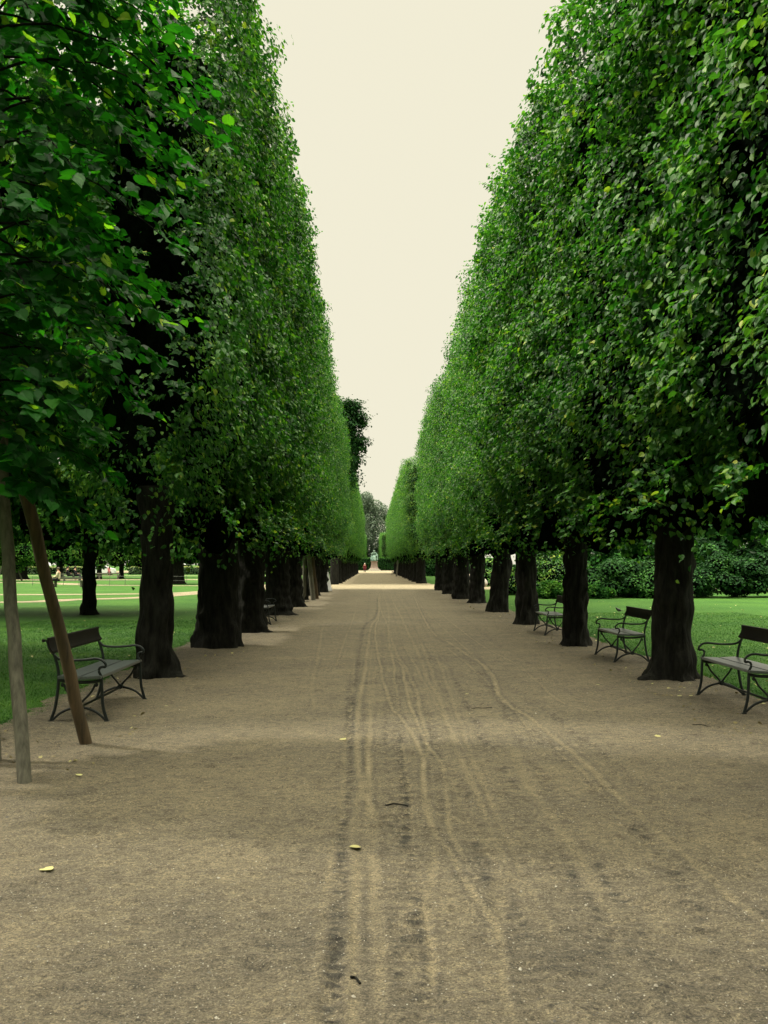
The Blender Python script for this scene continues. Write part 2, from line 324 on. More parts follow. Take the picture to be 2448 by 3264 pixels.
def strip(name, pts, wd, z, mat, n=14):
    P = smoothline([(x, y, 0) for x, y in pts], n); T, A, B = frames(P); A = A*np.array([1,1,0]); A = nrm(A)
    wv = np.broadcast_to(np.asarray(wd, float), (len(P),)) if np.ndim(wd) == 0 else np.interp(np.linspace(0,1,len(P)), np.linspace(0,1,len(wd)), wd)
    L = P-A*wv[:,None]/2; Rr = P+A*wv[:,None]/2; V = np.vstack([L, Rr]); V[:,2] = z; m = len(P)
    Fq = np.array([[i, i+1, m+i+1, m+i] for i in range(m-1)])
    return np_mesh(name, [(V, Fq, 0, .5, False)], [mat])
def sheet(name, poly, z, mat):
    return np_mesh(name, [(np.array([(x, y, z) for x, y in poly]), np.array([list(range(len(poly)))]), 0, .5)], [mat])
tag(link('cross_path', sheet('cross_path', [(-9,57.002),(11,57.002),(12,72),(-10,72)], .012, M_gravel_plain)), kind='structure')
tag(link('far_path', sheet('far_path', [(-3.9,72.002),(4.6,72.002),(4.6,162),(-3.9,162)], .012, M_gravel_plain)), kind='structure')
tag(link('far_square', sheet('far_square', [(-60,162.002),(60,162.002),(60,232),(-60,232)], .012, M_gravel_plain)), kind='structure')
for nm, pts, wd, z in [
  ('lawn_path', [(-60,33),(-30,36.5),(-15.7,38.4),(-13.6,41.2),(-11.2,43.4),(-10.2,47.3),(-9.2,52),(-8.8,58)], 1.5, .008),
  ('lawn_path', [(-70,47.6),(-30,47.6),(-19.6,48),(-14,48.8),(-10.5,51),(-8.7,58.5)], 1.6, .0045),
  ('lawn_path', [(-80,98),(-31,79),(-23.4,71.5),(-18.5,68.5),(-9.5,67)], 1.8, .007),
  ('lawn_path', [(-120,95),(-45,93),(-20,94),(-4,96)], 4.5, .0055),
  ('lawn_path', [(-120,132),(-60,126),(-4,128)], 3.0, .0065),
  ('lawn_path', [(11.2,60),(20,58.5),(40,55),(80,54)], 2.0, .006)]:
    tag(link(nm, strip(nm, pts, wd, z, M_gravel_plain)), kind='structure')

# pebbles, scattered over the near gravel
def pebbles():
    n = 16000; y = 2.6+rng.exponential(3.2, n); y = y[y < 16]; n = len(y)
    x = rng.uniform(-3.5, 4.4, n); s = rng.uniform(.0022, .0052, n)*(1+(rng.random(n) < .03)*1.2)
    k, sd_, ef = path_fields(x, y)
    keep = rng.random(n) < np.clip(.55-1.0*sd_, .08, 1); x, y, s = x[keep], y[keep], s[keep]; n = len(x)
    base = np.array([[1,0,0],[-1,0,0],[0,1,0],[0,-1,0],[0,0,.7],[0,0,-.7]])
    fc = np.array([[0,2,4],[2,1,4],[1,3,4],[3,0,4],[2,0,5],[1,2,5],[3,1,5],[0,3,5]])
    V = base[None]*rng.uniform(.6,1.2,(n,6,1))*s[:,None,None]; th = rng.uniform(0, 6.28, n); c, si = np.cos(th)[:,None], np.sin(th)[:,None]
    V = np.stack([V[...,0]*c-V[...,1]*si, V[...,0]*si+V[...,1]*c, V[...,2]], -1)
    z = path_z(x, y); V += np.stack([x, y, z+.001], 1)[:,None,:]
    Fq = (fc[None]+6*np.arange(n)[:,None,None]).reshape(-1,3)
    return np_mesh('gravel_stones', [(V.reshape(-1,3), Fq, 0, np.repeat(np.clip(rng.normal(.5,.25,n),0,1), 8))], [M_pebble])
tag(link('gravel_stones', pebbles()), 'loose small stones scattered over the gravel of the avenue', 'gravel', kind='stuff')

# grass blades along both lawns
def grass(name, boxes):
    xs, ys_ = [], []
    for x0, x1, y0, y1, n in boxes:
        u = rng.random(n); y = y0*(y1/y0)**u; xs.append(rng.uniform(x0, x1, n)); ys_.append(y)
    x = np.concatenate(xs); y = np.concatenate(ys_); n = len(x)
    h = rng.uniform(.012, .030, n); wdt = rng.uniform(.002, .004, n)*(1+y/20); a = rng.uniform(0, 6.28, n); ln = rng.normal(0, .018, (n,2))
    c, s = np.cos(a)*wdt, np.sin(a)*wdt; z0 = x*0
    V = np.stack([np.stack([x-c, y-s, z0], 1), np.stack([x+c, y+s, z0], 1), np.stack([x+ln[:,0], y+ln[:,1], h], 1)], 1).reshape(-1,3)
    t = np.clip(.45+.16*noise(np.stack([x, y, z0], 1), 1.6, 31)+rng.normal(0,.16,n), 0, 1)
    return np_mesh(name, [(V, np.arange(3*n).reshape(-1,3), 0, t)], [M_grass])
tag(link('grass_blades', grass('grass_blades', [(-9.5,-3.55,7,26,95000), (-3.78,-3.5,6.5,26,9000), (4.60,12,9,30,95000), (4.52,4.85,8.5,30,9000)])),
    'short mown grass blades on the lawns beside the avenue', 'grass', kind='stuff')

# ------------------------------------------------------------------ leaves
# heart-shaped linden leaf: u across, v along the midrib, n up; folded along the midrib
LV = np.array([[0,.05,0],[0,.52,-.07],[0,1.06,-.16],[-.20,-.04,.02],[-.42,.12,.06],[-.48,.38,.08],[-.38,.66,.04],[-.17,.86,-.05],
               [.20,-.04,.02],[.42,.12,.06],[.48,.38,.08],[.38,.66,.04],[.17,.86,-.05]])
LF = [np.array([[0,3,4,5,6,7,2,1]]), np.array([[0,1,2,12,11,10,9,8]])]
LFN = np.vstack(LF)
SV = np.array([[0,0,0],[-.44,.42,.09],[0,1.0,-.10],[.44,.42,.09]]); SF = np.array([[0,3,2],[0,2,1]])
MV = np.array([[0,0,0],[-.36,.08,.05],[-.46,.45,.08],[0,1.02,-.12],[.46,.45,.08],[.36,.08,.05]]); MF = np.array([[0,5,4,3],[0,3,2,1]])
def leaf_chunk(P, N, V, S, T, m=0, kind='near'):
    """P base points, N normals, V tip directions, S lengths, T tints"""
    n = len(P); N = nrm(N); V = nrm(V-N*(V*N).sum(1, keepdims=True)); U = np.cross(V, N)
    tv, tf = {'near': (LV, LFN), 'mid': (MV, MF), 'far': (SV, SF)}[kind]
    A = P[:,None,:]+S[:,None,None]*(tv[None,:,0:1]*U[:,None,:]+tv[None,:,1:2]*V[:,None,:]+tv[None,:,2:3]*N[:,None,:])
    Fq = (tf[None]+len(tv)*np.arange(n)[:,None,None]).reshape(-1, tf.shape[1])
    return (A.reshape(-1,3), Fq, m, np.repeat(T, len(tf)))
def tints(n, mean=.42, sd=.13, bright=.05, r=rng):
    t = np.clip(r.normal(mean, sd, n), 0, .75); b = r.random(n) < bright; t[b] = r.uniform(.7, 1.0, b.sum()); return t
UP = np.array([0,0,1.0])
def shingle(D, r, up=.75, jit=.5):                     # leaf normals/tips for foliage whose outside faces D
    n = len(D); N = nrm(D*.85+UP*up+r.normal(0, jit, (n,3))); V = -UP*1.0+D*.55+r.normal(0, .45, (n,3)); return N, V
def rounded(p, half, rad):                             # push points of a box surface onto its rounded form
    q = np.clip(p, -(half-rad), half-rad); d = nrm(p-q); return q+d*rad, d
def crown_surface(n, a, b, z0, z1, r, wts=(.50,.13,.20,.12,.05), rad=.62):
    half = np.array([a, b, (z1-z0)/2]); face = r.choice(5, n, p=np.array(wts)/sum(wts)); u = r.uniform(-1, 1, (n,3))
    p = u*half
    p[face==0,0] = half[0]; p[face==1,0] = -half[0]
    k = face==2; p[k,1] = half[1]*np.sign(r.uniform(-1,1,k.sum())); p[face==3,2] = half[2]; p[face==4,2] = -half[2]
    p, d = rounded(p, half, rad); return p+np.array([0,0,(z0+z1)/2]), d
def crown_disp(p, seed):
    return .13*noise(p, 1.5, seed)+.095*noise(p, .45, seed+1)+.03*noise(p, .22, seed+2)
def clipped_crown(name, seed, n, size, kind, a=1.55, b=3.05, z0=2.15, z1=10.0, wts=(.50,.13,.20,.12,.05), shoots=260, extra=None, core_in=.58, mat=None, tmn=.45, hollow=0):
    r = np.random.default_rng(seed); ch = []
    p, d = crown_surface(n, a, b, z0, z1, r, wts)
    dep = r.exponential(.14, n)
    if hollow:
        kp = ~((d[:,1] < -.75)&(np.abs(p[:,0]) < a-.25)&(p[:,2] < z1-.5)&(r.random(n) < .93)); p, d, dep = p[kp], d[kp], dep[kp]; n = len(p)
    holes = noise(p, .62, seed+5)+.5*noise(p, .28, seed+6); dep += np.where(holes < -1.15, .26, 0)*r.uniform(.5, 1.2, n)
    low = np.clip((z0+.8-p[:,2])/.8, 0, 1); dep2 = low*(.22*noise(p*np.array([1,1,0]), 1.0, seed+7))
    P = p+d*(crown_disp(p, seed)-dep+.05)[:,None]; P[:,2] -= dep2
    und = np.clip((z0+1.5-P[:,2])/1.5, 0, 1)**1.4; P[:,:2] -= d[:,:2]*(1.25*und)[:,None]
    kp = ~((und > .72)&(r.random(n) < .85)); P, d, dep, p, low = P[kp], d[kp], dep[kp], p[kp], low[kp]; n = len(P)
    N, V = shingle(d, r); S = size*r.uniform(.62, 1.2, n); S *= 1-.25*np.clip(dep*2, 0, 1)
    T = tints(n, tmn, .12, .03, r)+.08*noise(p, .8, seed+9)+.05*noise(p, .3, seed+10)
    ch.append(leaf_chunk(P, N, V, S, np.clip(T, 0, 1), 0, kind))
    # shoots that escaped the shears: short twigs with leaves standing off the surface
    q, e = crown_surface(shoots, a, b, z0, z1, r, (.5,.08,.2,.42,.12)); q = q+e*crown_disp(q, seed)[:,None]
    PP, NN, VV, SS, TT = [], [], [], [], []
    for i in range(shoots):
        dr = nrm((e[i]*.8+np.array([0,0,.45 if q[i,2] > z0+1 else -.7])+r.normal(0,.35,3))[None])[0]; L = r.uniform(.08, .24); k = int(5+L*18)
        if q[i,2] > z1-.7: L *= 1.5
        for t in np.linspace(.15, 1, k):
            side = nrm(np.cross(dr, r.normal(size=3))[None])[0]
            PP.append(q[i]+dr*L*t-UP*.25*(L*t)**2); NN.append(UP*.9+e[i]*.4+r.normal(0,.4,3)); VV.append(dr*.5+side*.9-UP*.35); SS.append(size*r.uniform(.6,1.05)*(1-.3*t)); TT.append(.46+.3*t*r.random())
    ch.append(leaf_chunk(np.array(PP), np.array(NN), np.array(VV), np.array(SS), np.clip(np.array(TT),0,1), 0, kind))
    if extra: ch += extra(r, size, kind)
    # solid near-black core; its colour paints in the shade inside the crown
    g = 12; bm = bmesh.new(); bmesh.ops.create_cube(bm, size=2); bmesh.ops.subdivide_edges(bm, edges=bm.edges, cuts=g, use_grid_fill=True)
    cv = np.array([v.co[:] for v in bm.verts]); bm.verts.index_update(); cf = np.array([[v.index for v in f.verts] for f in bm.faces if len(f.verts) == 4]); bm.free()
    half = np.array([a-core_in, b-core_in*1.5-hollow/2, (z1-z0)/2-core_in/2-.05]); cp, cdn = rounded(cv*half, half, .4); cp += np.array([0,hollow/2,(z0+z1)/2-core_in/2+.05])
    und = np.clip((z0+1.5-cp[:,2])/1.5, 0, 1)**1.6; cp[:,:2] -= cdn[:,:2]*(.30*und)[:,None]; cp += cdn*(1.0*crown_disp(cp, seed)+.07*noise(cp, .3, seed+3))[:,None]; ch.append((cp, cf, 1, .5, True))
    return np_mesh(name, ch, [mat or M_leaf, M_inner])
def spray_leaves(start, az, length, r, size, out, droop=.55, rise=.25, twigs=12, per=9, tw=None, tmean=.45, bright=.06):
    """a drooping branch with side twigs; appends leaf data to out, twig tubes to tw"""
    d = np.array([math.cos(az), math.sin(az), 0]); t = np.linspace(0, 1, 9)
    L = np.stack([start+d*length*s+UP*(rise*length*s-droop*length*s*s)+0 for s in t]); L += r.normal(0, .02, L.shape)*t[:,None]
    if tw is not None: tw += tube(L, np.linspace(.009, .002, 9)*(1+length*.3), 5)
    side = np.array([-d[1], d[0], 0])
    for k in range(twigs):
        s = .22+.78*(k+.5)/twigs; i = s*8; i0 = min(int(i), 7); b = L[i0]+(L[min(i0+1,8)]-L[i0])*(i-i0); sg = 1 if k % 2 else -1
        td = nrm((d*.75+side*sg*r.uniform(.4,1.1)+UP*r.uniform(-.35,.2))[None])[0]; tl = length*r.uniform(.16,.34)*(1.1-.5*s)+.08
        if tw is not None and k % 2 == 0: tw += tube(np.stack([b, b+td*tl*.5-UP*.02, b+td*tl-UP*.25*tl]), [.004,.003,.0015], 4, cap=False)
        for j in range(per):
            u = (j+.6)/per; q = b+td*tl*u-UP*.25*tl*u*u; sg2 = 1 if j % 2 else -1
            sd2 = np.cross(td, UP)*sg2
            N = UP*.75+d*.45+r.normal(0,.35,3); V = td*.5+sd2*.8-UP*.55+r.normal(0,.25,3)
            out.append((q, N, V, size*r.uniform(.55,1.15), float(np.clip(r.normal(tmean,.14),0,.8)) if r.random() > bright else r.uniform(.75,1)))
def spray_chunk(out, kind):
    P, N, V, S, T = zip(*out); return leaf_chunk(np.array(P), np.array(N), np.array(V), np.array(S), np.array(T), 0, kind)

# ------------------------------------------------------------------ trunks
def trunk_mesh(name, seed, r0=.30, h=2.6, lean=(0,0), flare=.55, burls=0, lobes=5, bend=0.0, head=.25, limbs=5, n=44, m=56, rootx=None, low_burls=0):
    r = np.random.default_rng(seed); th = np.linspace(0, 2*math.pi, n, endpoint=False); z = np.concatenate([[-.06], np.linspace(0, h, m-1)])
    TH, Z = np.meshgrid(th, z); zc = np.clip(Z, 0, None)
    ph = r.uniform(0, 6.28, 3)
    rad = r0*(1+flare*np.exp(-zc/.16)*(.55+.45*np.sin(lobes*TH+ph[0]))+.22*np.exp(-zc/.7)+head*np.clip((zc-h*.62)/(h*.38), 0, 1)**2)
    rad *= 1+.035*np.sin(lobes*TH+ph[1]+zc*.8)+.02*np.sin(11*TH+ph[2]-zc*1.2)
    if rootx: rad += rootx[1]*np.exp(-zc/.09)*np.exp(-((np.angle(np.exp(1j*(TH-rootx[0]))))/.28)**2)
    for b in range(burls):
        tb, zb, sb, ab = r.uniform(0, 6.28), (r.uniform(.15, .75) if b < low_burls else r.uniform(1.2, h-.1)), r.uniform(.08, .17), r.uniform(.05, .12)
        rad += ab*np.exp(-((np.angle(np.exp(1j*(TH-tb)))*r0)**2+(Z-zb)**2)/sb**2)
    P = np.stack([rad*np.cos(TH), rad*np.sin(TH), Z], -1)
    q = P.reshape(-1,3); bump = .018*noise(q*np.array([1,1,.3]), .16, seed+40)+.012*noise(q, .35, seed+41)
    P[...,:2] *= (1+(bump.reshape(TH.shape)/r0)[...,None])
    P[...,0] += lean[0]*zc+bend*np.sin(zc/h*math.pi); P[...,1] += lean[1]*zc
    V = P.reshape(-1,3); mm = len(z); i, j = np.meshgrid(np.arange(mm-1), np.arange(n), indexing='ij'); a = i*n+j; b = i*n+(j+1)%n
    ch = [(V, np.stack([a, b, b+n, a+n], -1).reshape(-1,4), 0, .5, True)]
    top = np.array([lean[0]*h, lean[1]*h, h])
    for k in range(limbs):
        az = k*2*math.pi/max(limbs,1)+r.uniform(-.3,.3); d = np.array([math.cos(az), math.sin(az), 0]); s = top-UP*.25+d*r0*.35
        ln = r.uniform(.7, 1.1); pts = smoothline([s, s+d*ln*.5+UP*.35, s+d*ln+UP*1.1, s+d*(ln+.2)+UP*2.0], 5)
        ch += as_chunks(tube(pts, np.linspace(r0*.42, r0*.16, len(pts)), 8))
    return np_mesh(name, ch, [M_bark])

# ------------------------------------------------------------------ the avenue
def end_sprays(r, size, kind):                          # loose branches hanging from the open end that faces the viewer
    out = []
    for k in range(30):
        z = r.uniform(3.5, 9.8); x = r.choice([-1,1,1])*r.uniform(.8, 1.45); st = np.array([x, r.uniform(-2.4,-.6), z])
        spray_leaves(st, -math.pi/2+r.normal(0,.5)+(.25*x), r.uniform(.3,.75), r, size*1.05, out, .7, .2, 8, 7, None, .22, .03)  # darker leaf tint stands in for deep shade at this end
    for k in range(9):                                  # dangling from the underside
        st = np.array([r.uniform(-1.4,1.5), r.uniform(-2.8,2.4), r.uniform(2.2,2.6)])
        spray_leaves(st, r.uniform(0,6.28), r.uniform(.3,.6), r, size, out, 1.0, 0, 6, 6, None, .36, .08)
    for k in range(46):                                 # shaded branches inside the open end
        st = np.array([r.uniform(-1.2,1.2), r.uniform(-1.6,-.4), r.uniform(2.9,9.4)])
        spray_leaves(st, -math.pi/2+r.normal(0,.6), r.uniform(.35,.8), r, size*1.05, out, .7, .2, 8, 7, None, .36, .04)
    return [spray_chunk(out, kind)]
def under_sprays(r, size, kind):
    out = []
    for k in range(20):
        st = np.array([r.uniform(.5,1.15), r.uniform(-3,3), r.uniform(2.4,3.0)])
        spray_leaves(st, r.normal(0,.9), r.uniform(.25,.6), r, size, out, 1.1, .1, 6, 6, None, .42, .10)
    return [spray_chunk(out, kind)]
near_crowns = [clipped_crown('crown', 100+k*20, 46000, .078, 'near', extra=under_sprays, b=3.45, tmn=.46, shoots=190) for k in range(2)]
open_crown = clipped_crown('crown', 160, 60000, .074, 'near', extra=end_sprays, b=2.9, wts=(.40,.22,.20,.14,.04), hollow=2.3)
mid_crowns = [clipped_crown('crown', 200+k*20, 34000, .075, 'mid', extra=under_sprays, b=3.45, shoots=150, tmn=.48) for k in range(3)]
far_crowns = [clipped_crown('crown', 300+k*20, 22000, .090, 'far', b=3.6, shoots=150, tmn=.51) for k in range(2)]  # paler leaf tint paints in light glancing off the distant crowns
corner_crown = clipped_crown('crown', 350, 52000, .090, 'far', b=3.6, shoots=150, tmn=.53, wts=(.28,.06,.54,.08,.04), core_in=.8)
ORD = ['nearest','second','third','fourth','fifth','sixth','seventh','eighth','ninth','tenth','eleventh','twelfth','thirteenth','fourteenth']
def avenue_tree(x, y, side, crown, tm, label, zs=1.0, sy=1, group=None, ds=1.0, sx=1.0):
    t = empty('linden_tree', (x, y, 0)); tag(t, label, 'tree', group)
    link('trunk', tm, t)
    c = link('crown', crown, t, rz=0 if side < 0 else math.pi); c.scale = ((.85 if side < 0 else 1)*sx, sy*ds, zs); c.location.x = (0 if side < 0 else .08)
    return t
GN, GF = 'clipped lindens lining the near stretch of the avenue', 'clipped lindens lining the avenue beyond the cross path'
HL, HR = .99, .975
far_trunks_ = [trunk_mesh('trunk', seed=26+k, r0=.3, n=20, m=20, limbs=0) for k in range(2)]
# right row, nearest first (the first trunk stands outside the picture)
RT = [(4.3, 6.6, near_crowns[0], dict(seed=1, r0=.29), 'tall clipped linden at the right picture edge, its crown nearest on the right'),
      (4.16, 12.7, near_crowns[1], dict(seed=2, r0=.235, flare=.50, lean=(.012,0), burls=3, rootx=(3.5,.35), h=2.7, lobes=5), 'clipped linden with broad flared roots, first trunk visible on the right between two benches'),
      (3.94, 17.8, near_crowns[0], dict(seed=3, r0=.205, flare=.32, lean=(.01,0)), 'slim straight linden with narrow foot, second trunk visible in the right row'),
      (4.03, 24.0, mid_crowns[0], dict(seed=4, r0=.25, flare=.25, lean=(.0,0)), 'straight dark linden, third trunk visible in the right row, beyond the second bench'),
      (4.12, 30.3, mid_crowns[1], dict(seed=5, r0=.28, flare=.2, lean=(.10,0), head=.1), 'stout linden leaning to the right, fourth trunk visible in the right row'),
      (4.20, 37.1, mid_crowns[2], dict(seed=6, r0=.28, flare=.35, burls=2, lean=(.02,0)), 'linden with a burl on its right flank, fifth trunk visible in the right row'),
      (4.0, 41.4, mid_crowns[0], dict(seed=7, r0=.33, flare=.05), 'linden with column-like trunk, sixth visible in the right row'),
      (4.02, 48.3, mid_crowns[1], dict(seed=8, r0=.31, flare=.05, lean=(.03,0)), 'linden with plain dark trunk, seventh visible in the right row'),
      (4.05, 55.0, mid_crowns[2], dict(seed=9, r0=.30, flare=.1, burls=1, head=-.15), 'last linden of the right row before the cross path, slightly waisted trunk')]
for i, (x, y, c, kw, lab) in enumerate(RT):
    avenue_tree(x, y, 1, c, trunk_mesh('trunk', **kw), lab, zs=HR*(1+.012*math.sin(i*2.1)), sy=(-1)**i, group=GN, sx=1-.022*i)
LT = [(-3.07, 13.0, open_crown, dict(seed=11, limbs=0, r0=.21, flare=.62, lobes=3, rootx=(-.4,.22), h=2.7), 'clipped linden with ribbed grey bark beside the left bench, dark open crown end'),
      (-2.98, 17.6, near_crowns[1], dict(seed=12, r0=.345, flare=.25, burls=16, low_burls=9, lobes=7, h=2.7), 'massive gnarled linden with burls and fluted foot, second trunk in the left row'),
      (-2.88, 21.4, near_crowns[0], dict(seed=13, r0=.30, flare=.5, burls=5, rootx=(-.2,.3)), 'linden with knobby right flank, third trunk in the left row'),
      (-2.98, 28.6, mid_crowns[0], dict(seed=14, r0=.36, flare=.45, lean=(-.02,0), rootx=(-.3,.25)), 'wide dark linden behind the half hidden left bench, fourth trunk in the left row'),
      (-3.02, 34.0, mid_crowns[1], dict(seed=15, r0=.34, flare=.45, burls=3, rootx=(-.2,.2)), 'linden just before the far wooden stakes, fifth trunk in the left row'),
      (-3.15, 46.0, mid_crowns[0], dict(seed=17, r0=.36, flare=.3, lean=(.06,0)), 'linden just beyond the far wooden stakes, seventh trunk in the left row'),
      (-2.95, 51.3, mid_crowns[1], dict(seed=18, r0=.33, flare=.2, burls=3, low_burls=2), 'last linden of the left row, next to the white signboard')]
for i, (x, y, c, kw, lab) in enumerate(LT):
    avenue_tree(x, y, -1, c, trunk_mesh('trunk', **kw), lab, zs=HL*(1+.012*math.sin(i*1.7+1)), sy=1 if i == 0 else (-1)**i, group=GN)
avenue_tree(-3.0, 40.4, -1, mid_crowns[2], trunk_mesh('trunk', seed=16, r0=.10, flare=.2, limbs=4), 'young thin-trunked linden held between the far wooden stakes, sixth in the left row', zs=HL*.98, group=GN)
avenue_tree(-3.05, 56.3, -1, mid_crowns[2], trunk_mesh('trunk', seed=19, r0=.28, flare=.3), 'linden behind the white signboard at the corner of the cross path, left side', zs=HL, group=GN)
# the same rows go on beside and behind the viewer and shade the scene from there
for k, y in enumerate((.3, -6.0, -12.3, -18.6)):
    for s in (-1, 1): avenue_tree(4.1 if s > 0 else -3.05, y-(.5 if s < 0 else 0), s, mid_crowns[k % 3], far_trunks_[k % 2], f'clipped linden {["beside","just behind","farther behind","farthest behind"][k]} the viewer in the {"left" if s < 0 else "right"} row, outside the picture', zs=HR, group='clipped lindens outside the picture')
# beyond the cross path
far_trunks = [trunk_mesh('trunk', seed=30+k, r0=.34+.04*k, flare=.25, n=20, m=20, limbs=0, burls=2*k) for k in range(3)]
for k in range(14):
    y = 75.4+6.35*k; o = ORD[k]
    end = ', at its corner' if k == 0 else (', beside the square' if k == 13 else '')
    avenue_tree(3.95, y, 1, corner_crown if k == 0 else far_crowns[k % 2], far_trunks[k % 3], f'{o} clipped linden of the right row beyond the cross path{end}', zs=1.01+.012*math.sin(k*2.3), sy=(-1)**(k//2), group=GF)
    avenue_tree(-3.05, y, -1, corner_crown if k == 0 else far_crowns[(k+1) % 2], far_trunks[(k+1) % 3], f'{o} clipped linden of the left row beyond the cross path{end}', zs=1.03+.015*math.sin(k*1.9), sy=(-1)**(k//2+1), group=GF)
for k in range(8):
    y = 240+14*k; o = ORD[k]
    for s in (-1, 1):
        t = avenue_tree(3.6*s, y, s, far_crowns[k % 2], far_trunks[k % 3], f'{o} clipped linden of the {"left" if s < 0 else "right"} row behind the statue hedge', zs=.98, group='clipped lindens behind the statue')
        t.scale = (1.15, 2.1, 1)

# young linden among stakes at the left edge
def young_tree():
    r = np.random.default_rng(55); out, tw = [], []
    n = 135
    for k in range(n):
        z = 1.95+6.6*(k/n)**.95; az = k*2.39996+r.normal(0,.25)
        rad = np.interp(z, [1.9, 2.4, 3.2, 4.5, 6.5, 8.6], [.8, 1.05, 1.4, 1.65, 1.6, .75])*r.uniform(.8,1.1)
        if math.sin(az) > .2: rad *= .9
        spray_leaves(np.array([.05*math.cos(az), .05*math.sin(az), z+.25]), az, rad, r, .108, out, .75, .36, 13, 8, tw, .35, .045)
    tr = smoothline([(0,0,-.05),(0.02,0,1.2),(-.03,.02,2.6),(.03,0,5),(0,.03,7.5),(0,0,9)], 8)
    tm = np_mesh('trunk', as_chunks(tube(tr, np.linspace(.062, .012, len(tr)), 12)), [M_bark])
    cm = np_mesh('crown', [spray_chunk(out, 'near')]+as_chunks(tw, 1), [M_leaf_young, M_bark])
    t = empty('young_linden_tree', (-3.16, 7.3, 0)); tag(t, 'young linden with big drooping bright leaves over three wooden stakes at the left edge', 'tree')
    link('trunk', tm, t); link('crown', cm, t)
young_tree()
def stake(b, top, rad, mat, label, group, name='tree_stake'):
    b, top = np.array(b, float), np.array(top, float); P = np.array([b+(top-b)*s for s in np.linspace(0,1,14)]); d = nrm((top-b)[None])[0]
    P += .006*np.random.default_rng(int(abs(b[1]*100))).normal(size=P.shape)*np.array([1,1,0])
    P[0] = b-d*.08
    rr = rad*(1+.03*np.sin(np.linspace(0,9,14))); o = link(name, np_mesh(name, as_chunks([(v-np.array([b[0],b[1],0]), f) for v, f in tube(P, rr, 20)]), [mat]), loc=(b[0], b[1], 0))
    return tag(o, label, 'stake', group)
GS = 'stakes around the young linden at the left edge'
stake((-2.52,6.71,0), (-3.02,7.3,2.75), .049, M_stake_grey, 'thick grey wooden stake nearest the camera, leaning left under the young linden', GS)
stake((-2.52,8.14,0), (-3.10,7.75,2.75), .053, M_stake_brown, 'brown wooden stake in front of the left bench, leaning steeply left', GS)
stake((-3.03,7.43,0), (-3.25,7.45,2.75), .05, M_stake_grey, 'wooden stake cut by the left picture edge, only its foot showing', GS)
GS2 = 'stakes around the thin linden far down the left row'
stake((-3.05,40.3,0), (-3.02,40.3,2.9), .085, M_stake_grey, 'upright far stake, leftmost of the stakes far down the left row', GS2)
stake((-2.62,40.0,0), (-2.95,40.2,2.9), .10, M_stake_grey, 'pale thick slanting stake far down the left row', GS2)
stake((-2.54,41.2,0), (-2.85,40.9,2.9), .085, M_stake_brown, 'dark slanting stake just right of the pale slanting one in the left row', GS2)
stake((2.98,118.0,0), (3.3,118.4,3.0), .10, M_stake_grey, 'thin slanting stake in the right row far beyond the cross path', None)
# dark irregular tree standing above the left row
def poke_tree():
    r = np.random.default_rng(91); out = []
    cl = [(.75,0,13.7,1.0),(1.25,-.2,13.0,.75),(1.3,.1,11.3,.8),(.7,0,12.2,.6),(.8,.2,10.2,.8),(-.6,0,13.2,1.1),(.6,0,9.2,.7),(-.4,0,11,1.2),(.9,0,14.1,.6),(.35,0,12.7,1.35),(.3,.2,11.3,1.2),(.3,0,9.9,1.15),(.15,0,8.4,1.2),(0,0,14,.9),(1.55,.1,12.7,.5),(1.45,.1,10.8,.45),(1.0,-.1,9.5,.5)]
    P = [];
    for cx, cy, cz, cr in cl:
        m = int(1500*cr*cr); d = nrm(r.normal(size=(m,3))); P.append(np.array([cx,cy,cz])+d*cr*(r.uniform(.25,1.25,m)**.8)[:,None]*(1+.25*noise(d*cr+np.array([cx,cy,cz]), .6, 95))[:,None]*np.array([1,1,.72]))
    P = np.concatenate(P); m = len(P); D = nrm(P-np.array([0,0,11.5])); N, V = shingle(D, r)
    ch = [leaf_chunk(P, N, V, .19*r.uniform(.6,1.2,m), tints(m, .4, .15, .03, r), 0, 'far')]
    tr = smoothline([(-.5,0,-.05),(-.45,0,4),(-.2,0,9),(.15,0,13.5)], 8)
    br = tube(tr, np.linspace(.36, .10, len(tr)), 12)
    for b in [((.0,0,10.2),(.7,0,10.6),(1.2,0,11.3)),((.05,0,11.8),(.6,0,12.4),(1.1,0,13)),((.0,0,9),(.5,0,9.2),(.8,0,9.6))]: br += tube(smoothline(b,5), .09, 6)
    t = empty('unclipped_tree', (-2.55, 71.3, 0)); tag(t, 'dark ragged unclipped tree rising above the left row at the cross path', 'tree')
    link('trunk', np_mesh('trunk', as_chunks(br), [M_bark]), t); link('crown', np_mesh('crown', ch, [M_dark_leaf]), t)
poke_tree()

